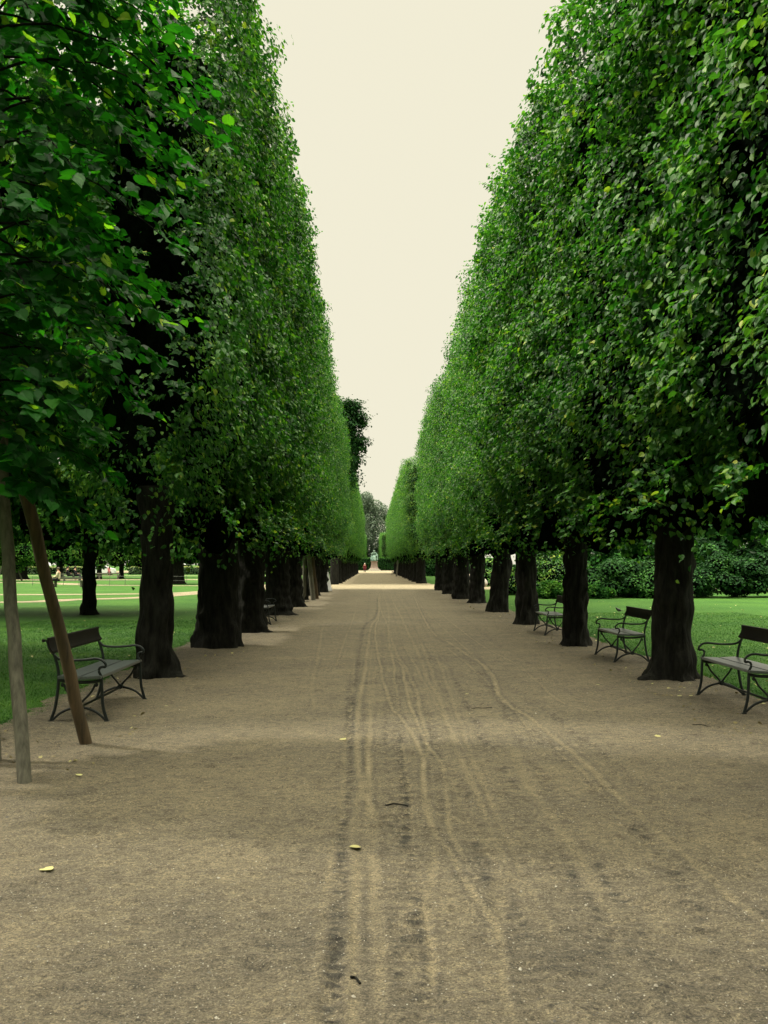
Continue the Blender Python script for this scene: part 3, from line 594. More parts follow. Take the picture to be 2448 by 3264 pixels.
# ------------------------------------------------------------------ other trees, shrubs, hedges
def blob_cloud(r, n, clumps, squash=.85):
    """points and outward directions on a set of overlapping clumps"""
    w_ = np.array([c[3]**2 for c in clumps]); idx = r.choice(len(clumps), n, p=w_/w_.sum()); c = np.array([c[:3] for c in clumps])[idx]; rr = np.array([c[3] for c in clumps])[idx]
    d = nrm(r.normal(size=(n,3))+UP*.15); P = c+d*(rr*r.uniform(.72,1.04,n))[:,None]*np.array([1,1,squash]); return P, d
def park_crown(name, seed, n, size, z0, z1, rad, mat, kind='far', nc=34, tm=.45):
    r = np.random.default_rng(seed); cl = []
    for k in range(nc):
        t = r.random(); z = z0+(z1-z0)*(t*.92+.06); ring = rad*math.sin(math.pi*min(max(.22+.75*t,0),1))**.7; a = r.uniform(0,6.28); q = ring*r.uniform(.35,.85)
        cl.append((q*math.cos(a), q*math.sin(a), z, rad*r.uniform(.24,.42)))
    P, d = blob_cloud(r, n, cl); P[:,2] = np.maximum(P[:,2], z0+.25*noise(P*np.array([1,1,0]), 2, seed)); N, V = shingle(d, r)
    ch = [leaf_chunk(P, N, V, size*r.uniform(.7,1.25,n), np.clip(tints(n, tm, .15, .05, r)+.1*noise(P, rad*.5, seed+1), 0, 1), 0, kind)]
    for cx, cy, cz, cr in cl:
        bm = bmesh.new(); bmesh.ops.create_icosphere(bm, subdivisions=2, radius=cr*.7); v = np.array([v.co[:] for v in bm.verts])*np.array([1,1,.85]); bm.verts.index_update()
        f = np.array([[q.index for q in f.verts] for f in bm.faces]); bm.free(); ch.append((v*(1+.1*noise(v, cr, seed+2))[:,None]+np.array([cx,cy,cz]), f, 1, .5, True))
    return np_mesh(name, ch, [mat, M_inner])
def park_tree(x, y, cm, tm, label, rz=0, sc=1.0, name='park_tree', group='trees scattered over the left lawn', tsc=1.0):
    t = empty(name, (x, y, 0), rz); t.scale = (sc, sc, sc); tag(t, label, 'tree', group); a = link('trunk', tm, t); a.scale = (tsc, tsc, 1); link('crown', cm, t); return t
pc = [park_crown('crown', 400, 15000, .15, 2.35, 9.5, 4.0, M_wood_leaf, 'mid', 40), park_crown('crown', 401, 9000, .28, 2.2, 11, 4.6, M_wood_leaf), park_crown('crown', 402, 9000, .26, 1.6, 9, 4.0, M_wood_leaf, tm=.6)]
pt = [trunk_mesh('trunk', 50, r0=.19, h=3.0, flare=.35, head=.7, limbs=6, n=24, m=30), trunk_mesh('trunk', 51, r0=.50, h=3.4, flare=.45, head=.2, limbs=5, n=24, m=24), trunk_mesh('trunk', 52, r0=.30, h=2.6, flare=.3, limbs=4, n=20, m=16)]
park_tree(-9.0, 29.0, pc[0], pt[0], 'slender forked tree on the left lawn, between the brown stake and the ribbed linden trunk')
park_tree(-15.8, 73.6, pc[1], pt[1], 'thick-trunked tree on the far left lawn in front of the white parasol')
park_tree(-29.5, 98.5, pc[2], pt[2], 'bright green tree far left, left one of two thin trunks beside the white car', 1.2, .8)
park_tree(-27.8, 101.0, pc[2], pt[2], 'bright green tree far left, right one of two thin trunks beside the white car', 2.6, .8)
park_tree(-37.7, 110.0, pc[1], pt[2], 'far tree behind the seated person in cream', .7, .9, tsc=1.3)
park_tree(-37.4, 97.0, pc[2], pt[1], 'low dark tree with very wide trunk between the two leaning stakes', 2.0, .85, tsc=1.6)
park_tree(-34.2, 86.0, pc[2], pt[2], 'young staked tree on the far left lawn, seen between the two leaning stakes', 4.0, .62, tsc=.35)
park_tree(-22.5, 108.0, pc[1], pt[2], 'young tree with thin pale trunk, far left lawn beyond the thick-trunked tree', 3.0, .8, tsc=.4)
park_tree(-17.0, 14.0, pc[1], pt[2], 'large tree outside the left picture edge shading the lawn', 3.0, 1.5)
park_tree(-9.4, 14.0, pc[1], pt[2], 'large tree just outside the left picture edge behind the young linden', 5.0, 1.15)
park_tree(-15.0, 30.0, pc[1], pt[2], 'large tree left of the slender forked tree, outside the picture edge', 1.0, 1.5)
for k, (x, y, z1) in enumerate([(-35.0,85.3,2.2),(-33.9,85.6,2.5),(-33.3,86.9,2.3)]):
    stake((x,y,0), (x+(-34.2-x)*.55, 86, z1), .07, M_stake_grey, ['leftmost','middle','rightmost'][k]+' of three thin stakes round the young tree on the far left lawn', 'thin stakes on the far left lawn')
# willow behind the statue
def willow():
    r = np.random.default_rng(77); cl = []
    for k in range(60):
        a = r.uniform(0,6.28); t = r.random(); z = 3+18*t; ring = 10.5*math.sqrt(max(0,1-(t*1.0)**2.2))*r.uniform(.2,.9); cl.append((ring*math.cos(a), ring*math.sin(a)*.6, z, r.uniform(1.2,2.4)))
    P, d = blob_cloud(r, 26000, cl, 1.25); n = len(P); N, V = shingle(d, r, .4); V = V*np.array([.4,.4,1.6])
    t = empty('willow_tree', (-2.5, 262, 0)); tag(t, 'big grey-green willow closing the view behind the statue', 'tree')
    link('crown', np_mesh('crown', [leaf_chunk(P, N, V, .42*r.uniform(.6,1.3,n), tints(n,.5,.2,.05,r), 0, 'far')], [M_willow]), t)
    link('trunk', trunk_mesh('trunk', 60, r0=.7, h=12, n=16, m=14, limbs=5, burls=0), t)
willow()
def hedge(name, x0, x1, y0, y1, h, size, n, mat, label, seed, topt=.5):
    r = np.random.default_rng(seed); cx, cy = (x0+x1)/2, (y0+y1)/2; half = np.array([(x1-x0)/2, (y1-y0)/2, h/2])
    A = np.array([half[1]*half[2], half[1]*half[2], half[0]*half[2]*2.2, half[0]*half[2]*.4, half[0]*half[1]*1.4]); f = r.choice(5, n, p=A/A.sum()); u = r.uniform(-1,1,(n,3)); p = u*half
    d = np.zeros((n,3))
    for k, (ax, s) in enumerate([(0,-1),(0,1),(1,-1),(1,1),(2,1)]): p[f==k,ax] = half[ax]*s; d[f==k,ax] = s
    P = p+np.array([0,0,h/2])+d*(.05*noise(p, 2.0, seed))[:,None]-d*r.exponential(.04,n)[:,None]; P[:,2] = np.clip(P[:,2], .03, None); N, V = shingle(d, r, .5, .6)
    T = tints(n,.42,.14,.04,r); T = np.where(f==4, np.clip(T+topt-.3,0,1), T)  # lighter leaf tint on the top face paints in the lit hedge top
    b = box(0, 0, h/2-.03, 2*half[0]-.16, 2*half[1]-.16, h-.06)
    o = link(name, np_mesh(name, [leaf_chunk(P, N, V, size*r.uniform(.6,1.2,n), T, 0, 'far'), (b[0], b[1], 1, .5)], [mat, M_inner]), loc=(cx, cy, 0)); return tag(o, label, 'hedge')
hedge('clipped_hedge', -34, 34, 226, 228, 3.15, .22, 16000, M_dark_leaf, 'tall dark clipped hedge behind the statue across the end of the avenue', 5, .9)
GH = 'low hedges at the far edge of the left lawn'
hedge('low_hedge', -90, -41.5, 139, 143, 1.16, .17, 16000, M_hedge, 'low flat-topped hedge at the far left, its lit top tinted yellowish', 6, 1.0)['group'] = GH
hedge('low_hedge', -37.2, -5.5, 139, 143, 1.16, .17, 14000, M_hedge, 'low flat-topped hedge right of the white car, its lit top tinted yellowish', 7, 1.0)['group'] = GH
hedge('box_hedge', 6, 40, 120, 121.5, 1.5, .2, 9000, M_dark_leaf, 'dark hedge at the back of the right lawn beyond the pale stones', 8, .4)
# woods closing both sides
def wood(name, spots, label, seed, size=.5):
    r = np.random.default_rng(seed); ch = []
    for x, y, h, rd, n in spots:
        cl = []
        for k in range(16):
            a = r.uniform(0,6.28); q = rd*r.uniform(.2,.8); z = h*r.uniform(.12,.92); cl.append((x+q*math.cos(a), y+q*math.sin(a), z, rd*r.uniform(.25,.42)))
        P, d = blob_cloud(r, n, cl); P[:,2] = np.maximum(P[:,2], .3); N, V = shingle(d, r)
        ch.append(leaf_chunk(P, N, V, size*r.uniform(.6,1.2,n), np.clip(tints(n,.38,.15,.04,r)+.1*noise(P,4,seed),0,1), 0, 'far'))
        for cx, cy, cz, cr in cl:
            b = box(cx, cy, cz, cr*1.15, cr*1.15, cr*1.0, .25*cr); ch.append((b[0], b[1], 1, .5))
    tag(link(name, np_mesh(name, ch, [M_wood_leaf, M_inner])), label, 'woodland', kind='stuff')
r_ = np.random.default_rng(3)
wood('distant_wood', [(x+r_.uniform(-2,2), 165+r_.uniform(-6,10), r_.uniform(13,18), r_.uniform(5.5,7.5), 2600) for x in np.arange(-125, -8, 6.0)]+[(x+r_.uniform(-1,1), 153+r_.uniform(-2,2), r_.uniform(5,7), 4.2, 1500) for x in np.arange(-100, -6, 5.0)], 'mass of green trees closing the left lawn behind the low hedge', 31)
wood('sky_blocking_wood', [(x+r_.uniform(-3,3), -42+r_.uniform(-4,4), r_.uniform(13,17), 7.5, 1500) for x in np.arange(-60, 61, 9)]+[(sg*(48+r_.uniform(-3,3)), y, r_.uniform(13,17), 7.5, 1500) for y in np.arange(-30, 40, 9) for sg in (-1, 1)], 'unseen park trees added behind and beside the viewer to block low sky', 33)  # added out of view to keep low sky light off the avenue
wood('distant_wood', [(x+r_.uniform(-2,2), 66+.4*x+r_.uniform(-3,3), r_.uniform(10,14), r_.uniform(4.5,6), 2600) for x in np.arange(17, 90, 7.0)]+[(x, 150, 14, 7, 2000) for x in (12,24,38,52,70)]+[(x, 60+.3*x, 6.5, 4.2, 2200) for x in np.arange(15, 60, 4.5)], 'mass of dark trees behind the rhododendrons of the right lawn', 32, .4)
def shrub(name, x, y, rx, ry, h, n, size, mat, label, seed, group=None, tm=.45, flat=False):
    r = np.random.default_rng(seed); cl = []
    for k in range(int(22+6*rx)):
        a = r.uniform(0,6.28); q = math.sqrt(r.random()); z = h*r.uniform(.1,.8)*(1-.45*q); cr = r.uniform(.20,.34)*min(h, 2.2)*(.8 if flat else 1); cl.append((rx*q*math.cos(a)*.85, ry*q*math.sin(a)*.85, max(z, cr*.6), cr))
    P, d = blob_cloud(r, n, cl, .75); P[:,2] = np.clip(P[:,2], .03, h+.1); N, V = shingle(d, r, .9 if not flat else .6)
    if flat: V = d*1.2+UP*.5+r.normal(0,.3,(n,3))
    ch = [leaf_chunk(P, N, V, size*r.uniform(.6,1.25,n), np.clip(tints(n,tm,.15,.05,r)+.1*noise(P,.9,seed),0,1), 0, 'far')]
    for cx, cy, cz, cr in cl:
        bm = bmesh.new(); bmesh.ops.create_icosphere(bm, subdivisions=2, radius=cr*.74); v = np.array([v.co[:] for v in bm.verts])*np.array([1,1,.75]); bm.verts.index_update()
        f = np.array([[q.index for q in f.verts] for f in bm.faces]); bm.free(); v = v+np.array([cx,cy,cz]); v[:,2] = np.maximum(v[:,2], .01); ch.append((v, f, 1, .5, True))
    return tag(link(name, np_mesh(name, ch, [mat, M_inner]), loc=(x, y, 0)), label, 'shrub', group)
GB = 'shrubs along the back of the right lawn'
shrub('shrub', 8.6, 47, 1.9, 2.2, 2.5, 9000, .11, M_leaf, 'light green rounded shrub behind the low juniper, left end of the right shrubbery', 41, GB, .52)
shrub('juniper', 8.35, 42.6, 1.0, .9, 1.05, 4500, .12, M_wood_leaf, 'low feathery green juniper at the left end of the right lawn', 42, GB, .6, True)
shrub('juniper', 10.4, 42.3, .75, .8, .95, 3200, .11, M_wood_leaf, 'low juniper against the dark rhododendron, right of the slim linden trunk', 43, GB, .45, True)
shrub('rhododendron', 11.8, 44.2, 2.0, 1.9, 2.75, 11000, .13, M_dark_leaf, 'dark rhododendron in the gap above the nearest whole bench', 44, GB, .5)
shrub('rhododendron', 13.3, 43.4, 1.3, 1.3, 1.9, 6000, .12, M_dark_leaf, 'smaller rhododendron with lighter leaf tufts, just left of the broad flared trunk', 45, GB, .72)
shrub('rhododendron', 16.6, 44.0, 2.6, 2.0, 3.0, 12000, .13, M_dark_leaf, 'large dark rhododendron behind the broad flared trunk at the right', 46, GB, .4)
shrub('rhododendron', 20.6, 44.3, 2.6, 2.0, 3.2, 10000, .13, M_dark_leaf, 'darkest rhododendron at the right picture edge', 47, GB, .35)
shrub('shrub', 7.9, 52.5, 1.2, 1.3, 1.5, 5000, .10, M_leaf, 'yellow-green bush between the leaning linden and the dark linden, right side', 48, GB, .68)
shrub('shrub', 8.6, 66, 1.6, 1.6, 2.6, 4000, .16, M_leaf, 'green bush behind the pale rounded stones', 49, GB, .5)
shrub('shrub', 11.5, 56, 2.6, 2.4, 4.6, 9000, .16, M_leaf, 'taller bush rising behind the light green rounded shrub', 50, GB, .42)
shrub('shrub', 20.0, 53, 8.5, 2.6, 7.5, 24000, .22, M_dark_leaf, 'tall dark evergreen bushes behind the rhododendrons', 51, GB, .4)

# ------------------------------------------------------------------ benches
def bar(pts, r, flat=.6, n=6, k=8): return as_chunks(tube(smoothline(pts, k), r, n, flat))
def bench_proto():
    D = {}
    L = .74
    # one cast iron end frame in the x-z plane (front is +x)
    ch = []
    q = lambda *p: [(x, 0, z) for x, z in p]
    ch += bar(q((.225,.425),(.232,.30),(.245,.15),(.285,.012)), .017)                 # front leg
    ch += bar(q((-.205,.415),(-.215,.28),(-.235,.14),(-.275,.012)), .017)             # rear leg
    ch += bar(q((.27,.02),(.16,.105),(0,.145),(-.15,.105),(-.26,.02)), .014)          # low arch
    ch += bar(q((.165,.375),(.12,.29),(.045,.21),(0,.155)), .012)                     # cross braces
    ch += bar(q((-.155,.375),(-.11,.29),(-.045,.21),(0,.155)), .012)
    ch += bar(q((.165,.385),(.185,.372),(.175,.355),(.16,.37)), .010)                 # little rings
    ch += bar(q((-.155,.385),(-.175,.372),(-.165,.355),(-.15,.37)), .010)
    ch += bar(q((.235,.415),(.12,.395),(-.05,.395),(-.215,.415)), .018)               # seat rail
    ch += bar(q((-.205,.41),(-.212,.52),(-.245,.64),(-.30,.755),(-.335,.815)), .016)  # back upright
    ch += as_chunks(tube(np.array([(0,-.028,.15),(0,.028,.15)]), .030, 12))           # cast boss
    for s in (.285,-.275): ch.append((*box(s, 0, .008, .05, .034, .016, .004), 0, .5, False))
    D['frame'] = np_mesh('side_frame', ch, [M_iron])
    ch = bar(q((-.262,.675),(-.20,.625),(-.08,.612),(.06,.618),(.16,.628),(.225,.612),(.262,.575),(.258,.545),(.232,.548)), .014, .8)
    ch += bar(q((.232,.548),(.205,.535),(.198,.50),(.215,.465),(.228,.43)), .013, .8)
    D['arm'] = np_mesh('armrest', ch, [M_iron])
    D['stretcher'] = np_mesh('stretcher', as_chunks(tube(np.array([(0,-L,.14),(0,L,.14)]), .013, 8)), [M_iron])
    def plank(xc, wx, z, tilt):
        V, Fc = box(0, 0, 0, wx, 2*L+.06, .030, .006); c, s = math.cos(tilt), math.sin(tilt)
        V = np.stack([V[:,0]*c+V[:,2]*s+xc, V[:,1], -V[:,0]*s+V[:,2]*c+z], 1); return [(V, Fc, 0, .5, False)]
    D['plank1'] = np_mesh('seat_plank', plank(.125, .215, .440, -.05), [M_seatwood])
    D['plank2'] = np_mesh('seat_plank', plank(-.100, .205, .441, .05), [M_seatwood])
    # rounded back board with small end knobs
    n = 10; a = np.linspace(-.55, .55, n); ro, ri = .16, .135; sec = [(-.145-ro*math.cos(t)-.01, .765+ro*math.sin(t)) for t in a]+[(-.145-ri*math.cos(t)-.01, .765+ri*math.sin(t)) for t in a[::-1]]
    sec = np.array(sec); tl = .30; ctr = np.array([-.3,.765]); c, s = math.cos(tl), math.sin(tl); sec = (sec-ctr)@np.array([[c,s],[-s,c]])+ctr+np.array([.012,-.005])
    k = len(sec); V = np.vstack([np.stack([sec[:,0], np.full(k, y), sec[:,1]], 1) for y in (-L-.045, L+.045)])
    Fq = np.array([[i, (i+1)%k, (i+1)%k+k, i+k] for i in range(k)]); ch = [(V, Fq, 0, .5, True), (V, np.array([list(range(k))[::-1], list(range(k, 2*k))]), 0, .5, False)]
    for y in (-L-.05, L+.05): ch += as_chunks(tube(np.array([(-.335,y-.02,.815),(-.335,y+.02,.815)]), .016, 8))
    D['back'] = np_mesh('backrest', ch, [M_backwood]); D['L'] = L
    return D
BD = bench_proto()
def bench(x, y, rz, label, group='park benches with iron frames along the avenue', ln=1.0):
    t = empty('park_bench', (x, y, .020), rz); t.scale = (1, ln, 1); tag(t, label, 'bench', group)
    link('seat_plank', BD['plank1'], t); link('seat_plank', BD['plank2'], t); link('backrest', BD['back'], t); link('stretcher', BD['stretcher'], t)
    for s in (-1, 1):
        f = link('side_frame', BD['frame'], t, (0, s*(BD['L']-.02), 0)); link('armrest', BD['arm'], f)
    return t
bench(-2.96, 10.03, 0, 'dark park bench on the left, behind the brown leaning stake', ln=1.05)
bench(4.20, 10.35, math.pi, 'park bench cut by the right picture edge, pale sky gleaming on its seat', ln=.95)
bench(4.17, 15.35, math.pi, 'whole park bench between the slim linden and the broad flared trunk on the right', ln=.88)
bench(4.08, 20.9, math.pi, 'park bench half hidden behind the slim straight linden on the right', ln=.95)
bench(-2.96, 24.6, 0, 'small dark bench in the shade past the knobby third trunk of the left row', ln=1.0)
bench(-3.25, 38.6, 0, 'tiny bench beside the upright far stake in the left row', ln=.9)
bench(3.1, 140, math.pi, 'grey bench far beyond the cross path near the statue, right side', ln=1.1)

# ------------------------------------------------------------------ figures
def skin_mesh(name, nodes, edges, mats, sub=2):
    me = bpy.data.meshes.new('tmp'); me.from_pydata([n[:3] for n in nodes], edges, []); o = bpy.data.objects.new('tmp', me); COL.objects.link(o)
    md = o.modifiers.new('s', 'SKIN'); md.use_smooth_shade = True
    for v, nd in zip(me.skin_vertices[0].data, nodes): v.radius = (nd[3], nd[4] if len(nd) > 4 else nd[3])
    me.skin_vertices[0].data[0].use_root = True
    sb = o.modifiers.new('u', 'SUBSURF'); sb.levels = sub; sb.render_levels = sub
    dg = bpy.context.evaluated_depsgraph_get(); out = bpy.data.meshes.new_from_object(o.evaluated_get(dg)); out.name = name
    bpy.data.objects.remove(o); out.materials.clear()
    for m in mats: out.materials.append(m)
    return out
def figure(kind):
    """joints in metres, facing -y before rotation; returns nodes, edges"""
    if kind == 'walk':
        J = [(0,0,.95,.14,.11),(0,0,1.18,.13,.10),(0,0,1.38,.16,.10),(0,-.01,1.50,.055),(0,-.02,1.60,.085,.095),(0,-.02,1.68,.07,.08),
             (.10,0,.90,.09),(.11,-.14,.50,.06),(.11,-.12,.10,.045),(.11,-.25,.05,.04),
             (-.10,0,.90,.09),(-.11,.08,.50,.06),(-.11,.28,.14,.045),(-.11,.18,.06,.04),
             (.20,0,1.40,.055),(.25,.06,1.12,.042),(.24,-.04,.88,.034),(.24,-.06,.80,.03),
             (-.20,0,1.40,.055),(-.25,-.05,1.12,.042),(-.24,-.16,.90,.034),(-.24,-.19,.82,.03)]
        E = [(0,1),(1,2),(2,3),(3,4),(4,5),(0,6),(6,7),(7,8),(8,9),(0,10),(10,11),(11,12),(12,13),(2,14),(14,15),(15,16),(16,17),(2,18),(18,19),(19,20),(20,21)]
    else:
        J = [(0,0,.52,.15,.12),(0,.02,.78,.13,.10),(0,0,1.02,.16,.10),(0,-.02,1.13,.055),(0,-.05,1.22,.085,.095),(0,-.05,1.30,.07,.08),
             (.10,-.08,.52,.09),(.12,-.48,.50,.065),(.12,-.78,.14,.048),(.12,-.90,.07,.04),
             (-.10,-.08,.52,.09),(-.12,-.46,.52,.065),(-.12,-.66,.12,.048),(-.12,-.80,.06,.04),
             (.20,0,1.03,.055),(.26,-.06,.76,.042),(.20,-.30,.68,.034),(.14,-.38,.70,.03),
             (-.20,0,1.03,.055),(-.26,-.06,.76,.042),(-.20,-.30,.68,.034),(-.14,-.38,.70,.03)]
        E = [(0,1),(1,2),(2,3),(3,4),(4,5),(0,6),(6,7),(7,8),(8,9),(0,10),(10,11),(11,12),(12,13),(2,14),(14,15),(15,16),(16,17),(2,18),(18,19),(19,20),(20,21)]
    return J, E
def sub_skin(name, J, E, keep, grow, mats):
    idx = {k: i for i, k in enumerate(keep)}; nodes = [J[k][:3]+tuple(r_+grow for r_ in J[k][3:]) for k in keep]; ed = [(idx[a], idx[b]) for a, b in E if a in idx and b in idx]
    return skin_mesh(name, nodes, ed, mats)
def hair_mesh(c, r, mat):
    bm = bmesh.new(); bmesh.ops.create_uvsphere(bm, u_segments=12, v_segments=8, radius=r); V = np.array([v.co[:] for v in bm.verts]); bm.verts.index_update()
    f = [[v.index for v in q.verts] for q in bm.faces]; bm.free(); V = V*np.array([1,1.05,.9])+np.array(c); V[:,2] = np.maximum(V[:,2], c[2]-.05)
    me = bpy.data.meshes.new('hair'); me.from_pydata(V.tolist(), [], f); me.materials.append(mat)
    for p in me.polygons: p.use_smooth = True
    return me
def person(kind, x, y, rz, top, bottom, hair, label, sc=1.0, coat=False, z=.012):
    J, E = figure(kind); t = empty('person', (x, y, z), rz); t.scale = (sc,)*3; tag(t, label, 'person')
    link('body', skin_mesh('body', J, E, [M_skin]), t)
    link('trousers', sub_skin('trousers', J, E, [0,6,7,8,10,11,12], .018, [bottom]), t)
    link('jacket', sub_skin('jacket', J, E, [1,0,2,14,15,16,18,19,20], .022, [top]), t)
    hz = 1.64 if kind == 'walk' else 1.26; hy = 0.0 if kind == 'walk' else -.03
    link('hair', hair_mesh((0, hy+.01, hz+.03), .108, hair), t)
    if coat:
        P = smoothline([(0,0,1.3),(0,0,1.0),(0,.01,.75),(0,.02,.55)], 5); ch = as_chunks(tube(P, np.interp(P[:,2], [.55,.8,1.0,1.3], [.27,.24,.20,.17]), 14, .85))
        link('coat_skirt', np_mesh('coat_skirt', ch, [top]), t)
person('walk', -1.58, 168, 0, M_red, M_darkcloth, M_whitehair, 'person in a dark red coat and white hat walking near the statue', coat=True)
BX, BY = -22.0, 64.0
person('sit', BX, BY, -math.pi/2, M_cream, M_darkcloth, simple('brown_hair', (.05,.03,.02), .7), 'person in a cream shirt sitting on a far bench, legs stretched, behind the brown stake', z=.0)
person('sit', -29.2, 89.6, math.pi/2, M_darkcloth, M_darkcloth, M_darkcloth, 'person in dark clothes, right one of two sitting beside the slender forked tree', z=0)
person('sit', -30.0, 89.8, math.pi/2+.3, M_darkcloth, M_darkcloth, M_darkcloth, 'person in dark clothes, left one of two sitting beside the slender forked tree', z=0)
def plain_bench(x, y, rz, ln, label, backz=.62):
    t = empty('lawn_bench', (x, y, 0), rz); tag(t, label, 'bench')
    link('seat', np_mesh('seat', [(*box(0,0,.43,.40,ln,.05,.01), 0, .5)], [M_palewood]), t)
    link('backrest', np_mesh('backrest', [(*box(.22,0,backz,.05,ln,.13,.01), 0, .5)]+[(*box(.20,s*(ln/2-.25),.55,.04,.06,.26), 0, .5) for s in (-1,1)], [M_palewood]), t)
    for s in (-1, 1): link('leg', np_mesh('leg', [(*box(0,s*(ln/2-.25),.20,.36,.10,.40,.01), 0, .5)], [M_palewood]), t)
M_palewood = simple('grey_bench_wood', (.11,.11,.09), .8, .3, nscale=6, ncol=(.17,.17,.14))
plain_bench(-21.4, 64.3, -math.pi/2, 2.3, 'grey plank bench on the left lawn between the brown stake and the slender forked tree')
plain_bench(-29.6, 89.95, -math.pi/2, 2.0, 'bench carrying the two people in dark clothes')
plain_bench(-27.6, 95.5, -math.pi/2, 2.4, 'bench just right of the slender forked tree, far on the left lawn')

# statue
def statue():
    t = empty('statue', (.22, 221, .012)); tag(t, 'seated green bronze figure on a stone pedestal at the end of the avenue', 'statue')
    prof = [(1.55,0,.22),(1.35,.22,.42)]
    ch = [(*box(0,0,.11,3.1,2.6,.22,.02), 0, .5, False), (*box(0,0,.321,2.5,2.1,.2,.02), 0, .5, False)]
    link('steps', np_mesh('steps', ch, [M_palestone]), t)
    zs = [.42,.50,.62,.75,1.0,1.5,2.0,2.12,2.2,2.3]; ws = [1.12,1.10,.96,.88,.82,.76,.72,.80,.86,.86]
    V = np.array([(sx*w_, sy*w_*.85, z) for z, w_ in zip(zs, ws) for sx, sy in ((-1,-1),(1,-1),(1,1),(-1,1))])
    Fq = np.array([[4*i+j, 4*i+(j+1)%4, 4*i+4+(j+1)%4, 4*i+4+j] for i in range(len(zs)-1) for j in range(4)]+[[len(V)-4, len(V)-3, len(V)-2, len(V)-1]])
    link('pedestal', np_mesh('pedestal', [(V, Fq, 0, .5)], [M_granite]), t)
    z0 = 2.3
    link('plinth', np_mesh('plinth', [(*box(0,0,z0+.06,1.7,1.4,.12,.02), 0, .5, False)], [M_bronze]), t)
    z0 += .12; S = 1.75
    J = [(0,.1,.50,.17,.15),(0,.12,.80,.16,.13),(0,.06,1.06,.20,.13),(0,.02,1.20,.07),(-.03,-.02,1.35,.12,.13),(-.03,-.03,1.46,.10,.11),
         (.13,-.05,.50,.13),(.19,-.42,.50,.09),(.20,-.40,.22,.07),(.20,-.50,.05,.06),
         (-.13,-.05,.50,.13),(-.17,-.44,.52,.09),(-.16,-.50,.25,.07),(-.16,-.62,.05,.06),
         (.26,.06,1.05,.09),(.34,-.02,.78,.07),(.24,-.26,.66,.055),(.16,-.32,.66,.05),
         (-.26,.06,1.05,.09),(-.36,-.05,.86,.07),(-.38,-.22,.98,.055),(-.36,-.26,1.06,.05)]
    E = figure('sit')[1]
    b = link('figure', skin_mesh('figure', J, E, [M_bronze]), t, (0,0,z0)); b.scale = (S,S,S)
    # draped cloak, long coat over the legs and the seat
    r = np.random.default_rng(8); ch = []
    for (P, rad, fl) in [([(.26,.10,.98),(.40,.12,.85),(.42,.05,.5),(.40,-.05,.1)], (.05,.08,.13,.17), .7), ([(-.24,.10,.98),(-.30,.15,.8),(-.34,.1,.45),(-.33,0,.08)], (.07,.10,.15,.20), .8),
                         ([(0,.2,.92),(0,.28,.7),(0,.28,.4),(0,.25,.05)], (.16,.22,.26,.30), 1.2), ([(0,-.15,.56),(0,-.36,.50),(-.02,-.46,.3),(-.04,-.48,.03)], (.17,.20,.22,.30), 1.1)]:
        Q = smoothline(P, 6); tb = tube(Q, np.interp(np.linspace(0,1,len(Q)), np.linspace(0,1,4), rad), 16, fl)
        for v, f in tb: ch.append((v*(1+.03*noise(v, .18, 3))[:,None], f, 0, .5, True))
    c = link('cloak', np_mesh('cloak', ch, [M_bronze]), b)
    link('chair', np_mesh('chair', [(*box(0,.12,.22,.62,.55,.42,.03), 0, .5, False)], [M_bronze]), b)
statue()

# signboard, stones, fence, car, parasols, bird
def signboard():
    t = empty('signboard', (-2.72, 52.6, .012), R(-12)); tag(t, 'white signboard leaning as a tent frame beside the last left linden', 'signboard', None)
    # two panels hinged at the top, opening along x
    for s, nm in ((1, 'front_panel'), (-1, 'rear_panel')):
        V, Fc = box(0, 0, .58, .025, .78, 1.10, .004); a = s*.20; c, sn = math.cos(a), math.sin(a)
        V = np.stack([V[:,0]*c-(V[:,2]-1.24)*sn, V[:,1], V[:,0]*sn+(V[:,2]-1.24)*c+1.24], 1); link(nm, np_mesh(nm, [(V, Fc, 0, .5, False)], [M_white]), t)
        ch = []
        P = smoothline([(s*.245,-.40,.01),(s*.12,-.40,.65),(0,-.40,1.22),(0,-.36,1.25),(0,.36,1.25),(0,.40,1.22),(s*.12,.40,.65),(s*.245,.40,.01)], 3); ch += as_chunks(tube(P, .016, 6))
        link('frame', np_mesh('frame', ch, [M_wiregrey]), t)
signboard()
def blob(name, x, y, pts, mat, label, cat, group=None):  # a lathe of (radius, height) pairs
    P = smoothline([(a, 0, b) for a, b in pts], 6); n = 20; th = np.linspace(0, 2*math.pi, n, endpoint=False)
    rr = np.clip(P[:,0], .002, None); V = np.stack([rr[:,None]*np.cos(th), rr[:,None]*np.sin(th), np.broadcast_to(P[:,2][:,None], (len(P), n))], -1).reshape(-1,3)
    V += (.02*noise(V, .5, 71)*min(1, rr.max()))[:,None]*nrm(V*np.array([1,1,.2])+1e-6)
    m = len(P); i, j = np.meshgrid(np.arange(m-1), np.arange(n), indexing='ij'); a = i*n+j; b = i*n+(j+1)%n
    return tag(link(name, np_mesh(name, [(V, np.stack([a,b,b+n,a+n],-1).reshape(-1,4), 0, .5, True)], [mat]), loc=(x, y, 0)), label, cat, group)
blob('standing_stone', 7.85, 72.5, [(.30,-.02),(.33,.05),(.38,.40),(.40,.68),(.34,.78),(.15,.82),(0,.825)], M_palestone, 'pale drum-shaped stone on the far right lawn, left of the egg-shaped one', 'stone')
blob('round_stone', 7.55, 63.6, [(.20,-.02),(.34,.06),(.44,.25),(.36,.48),(.20,.62),(0,.68)], M_palestone, 'grey-white egg-shaped stone on the far right lawn', 'stone')
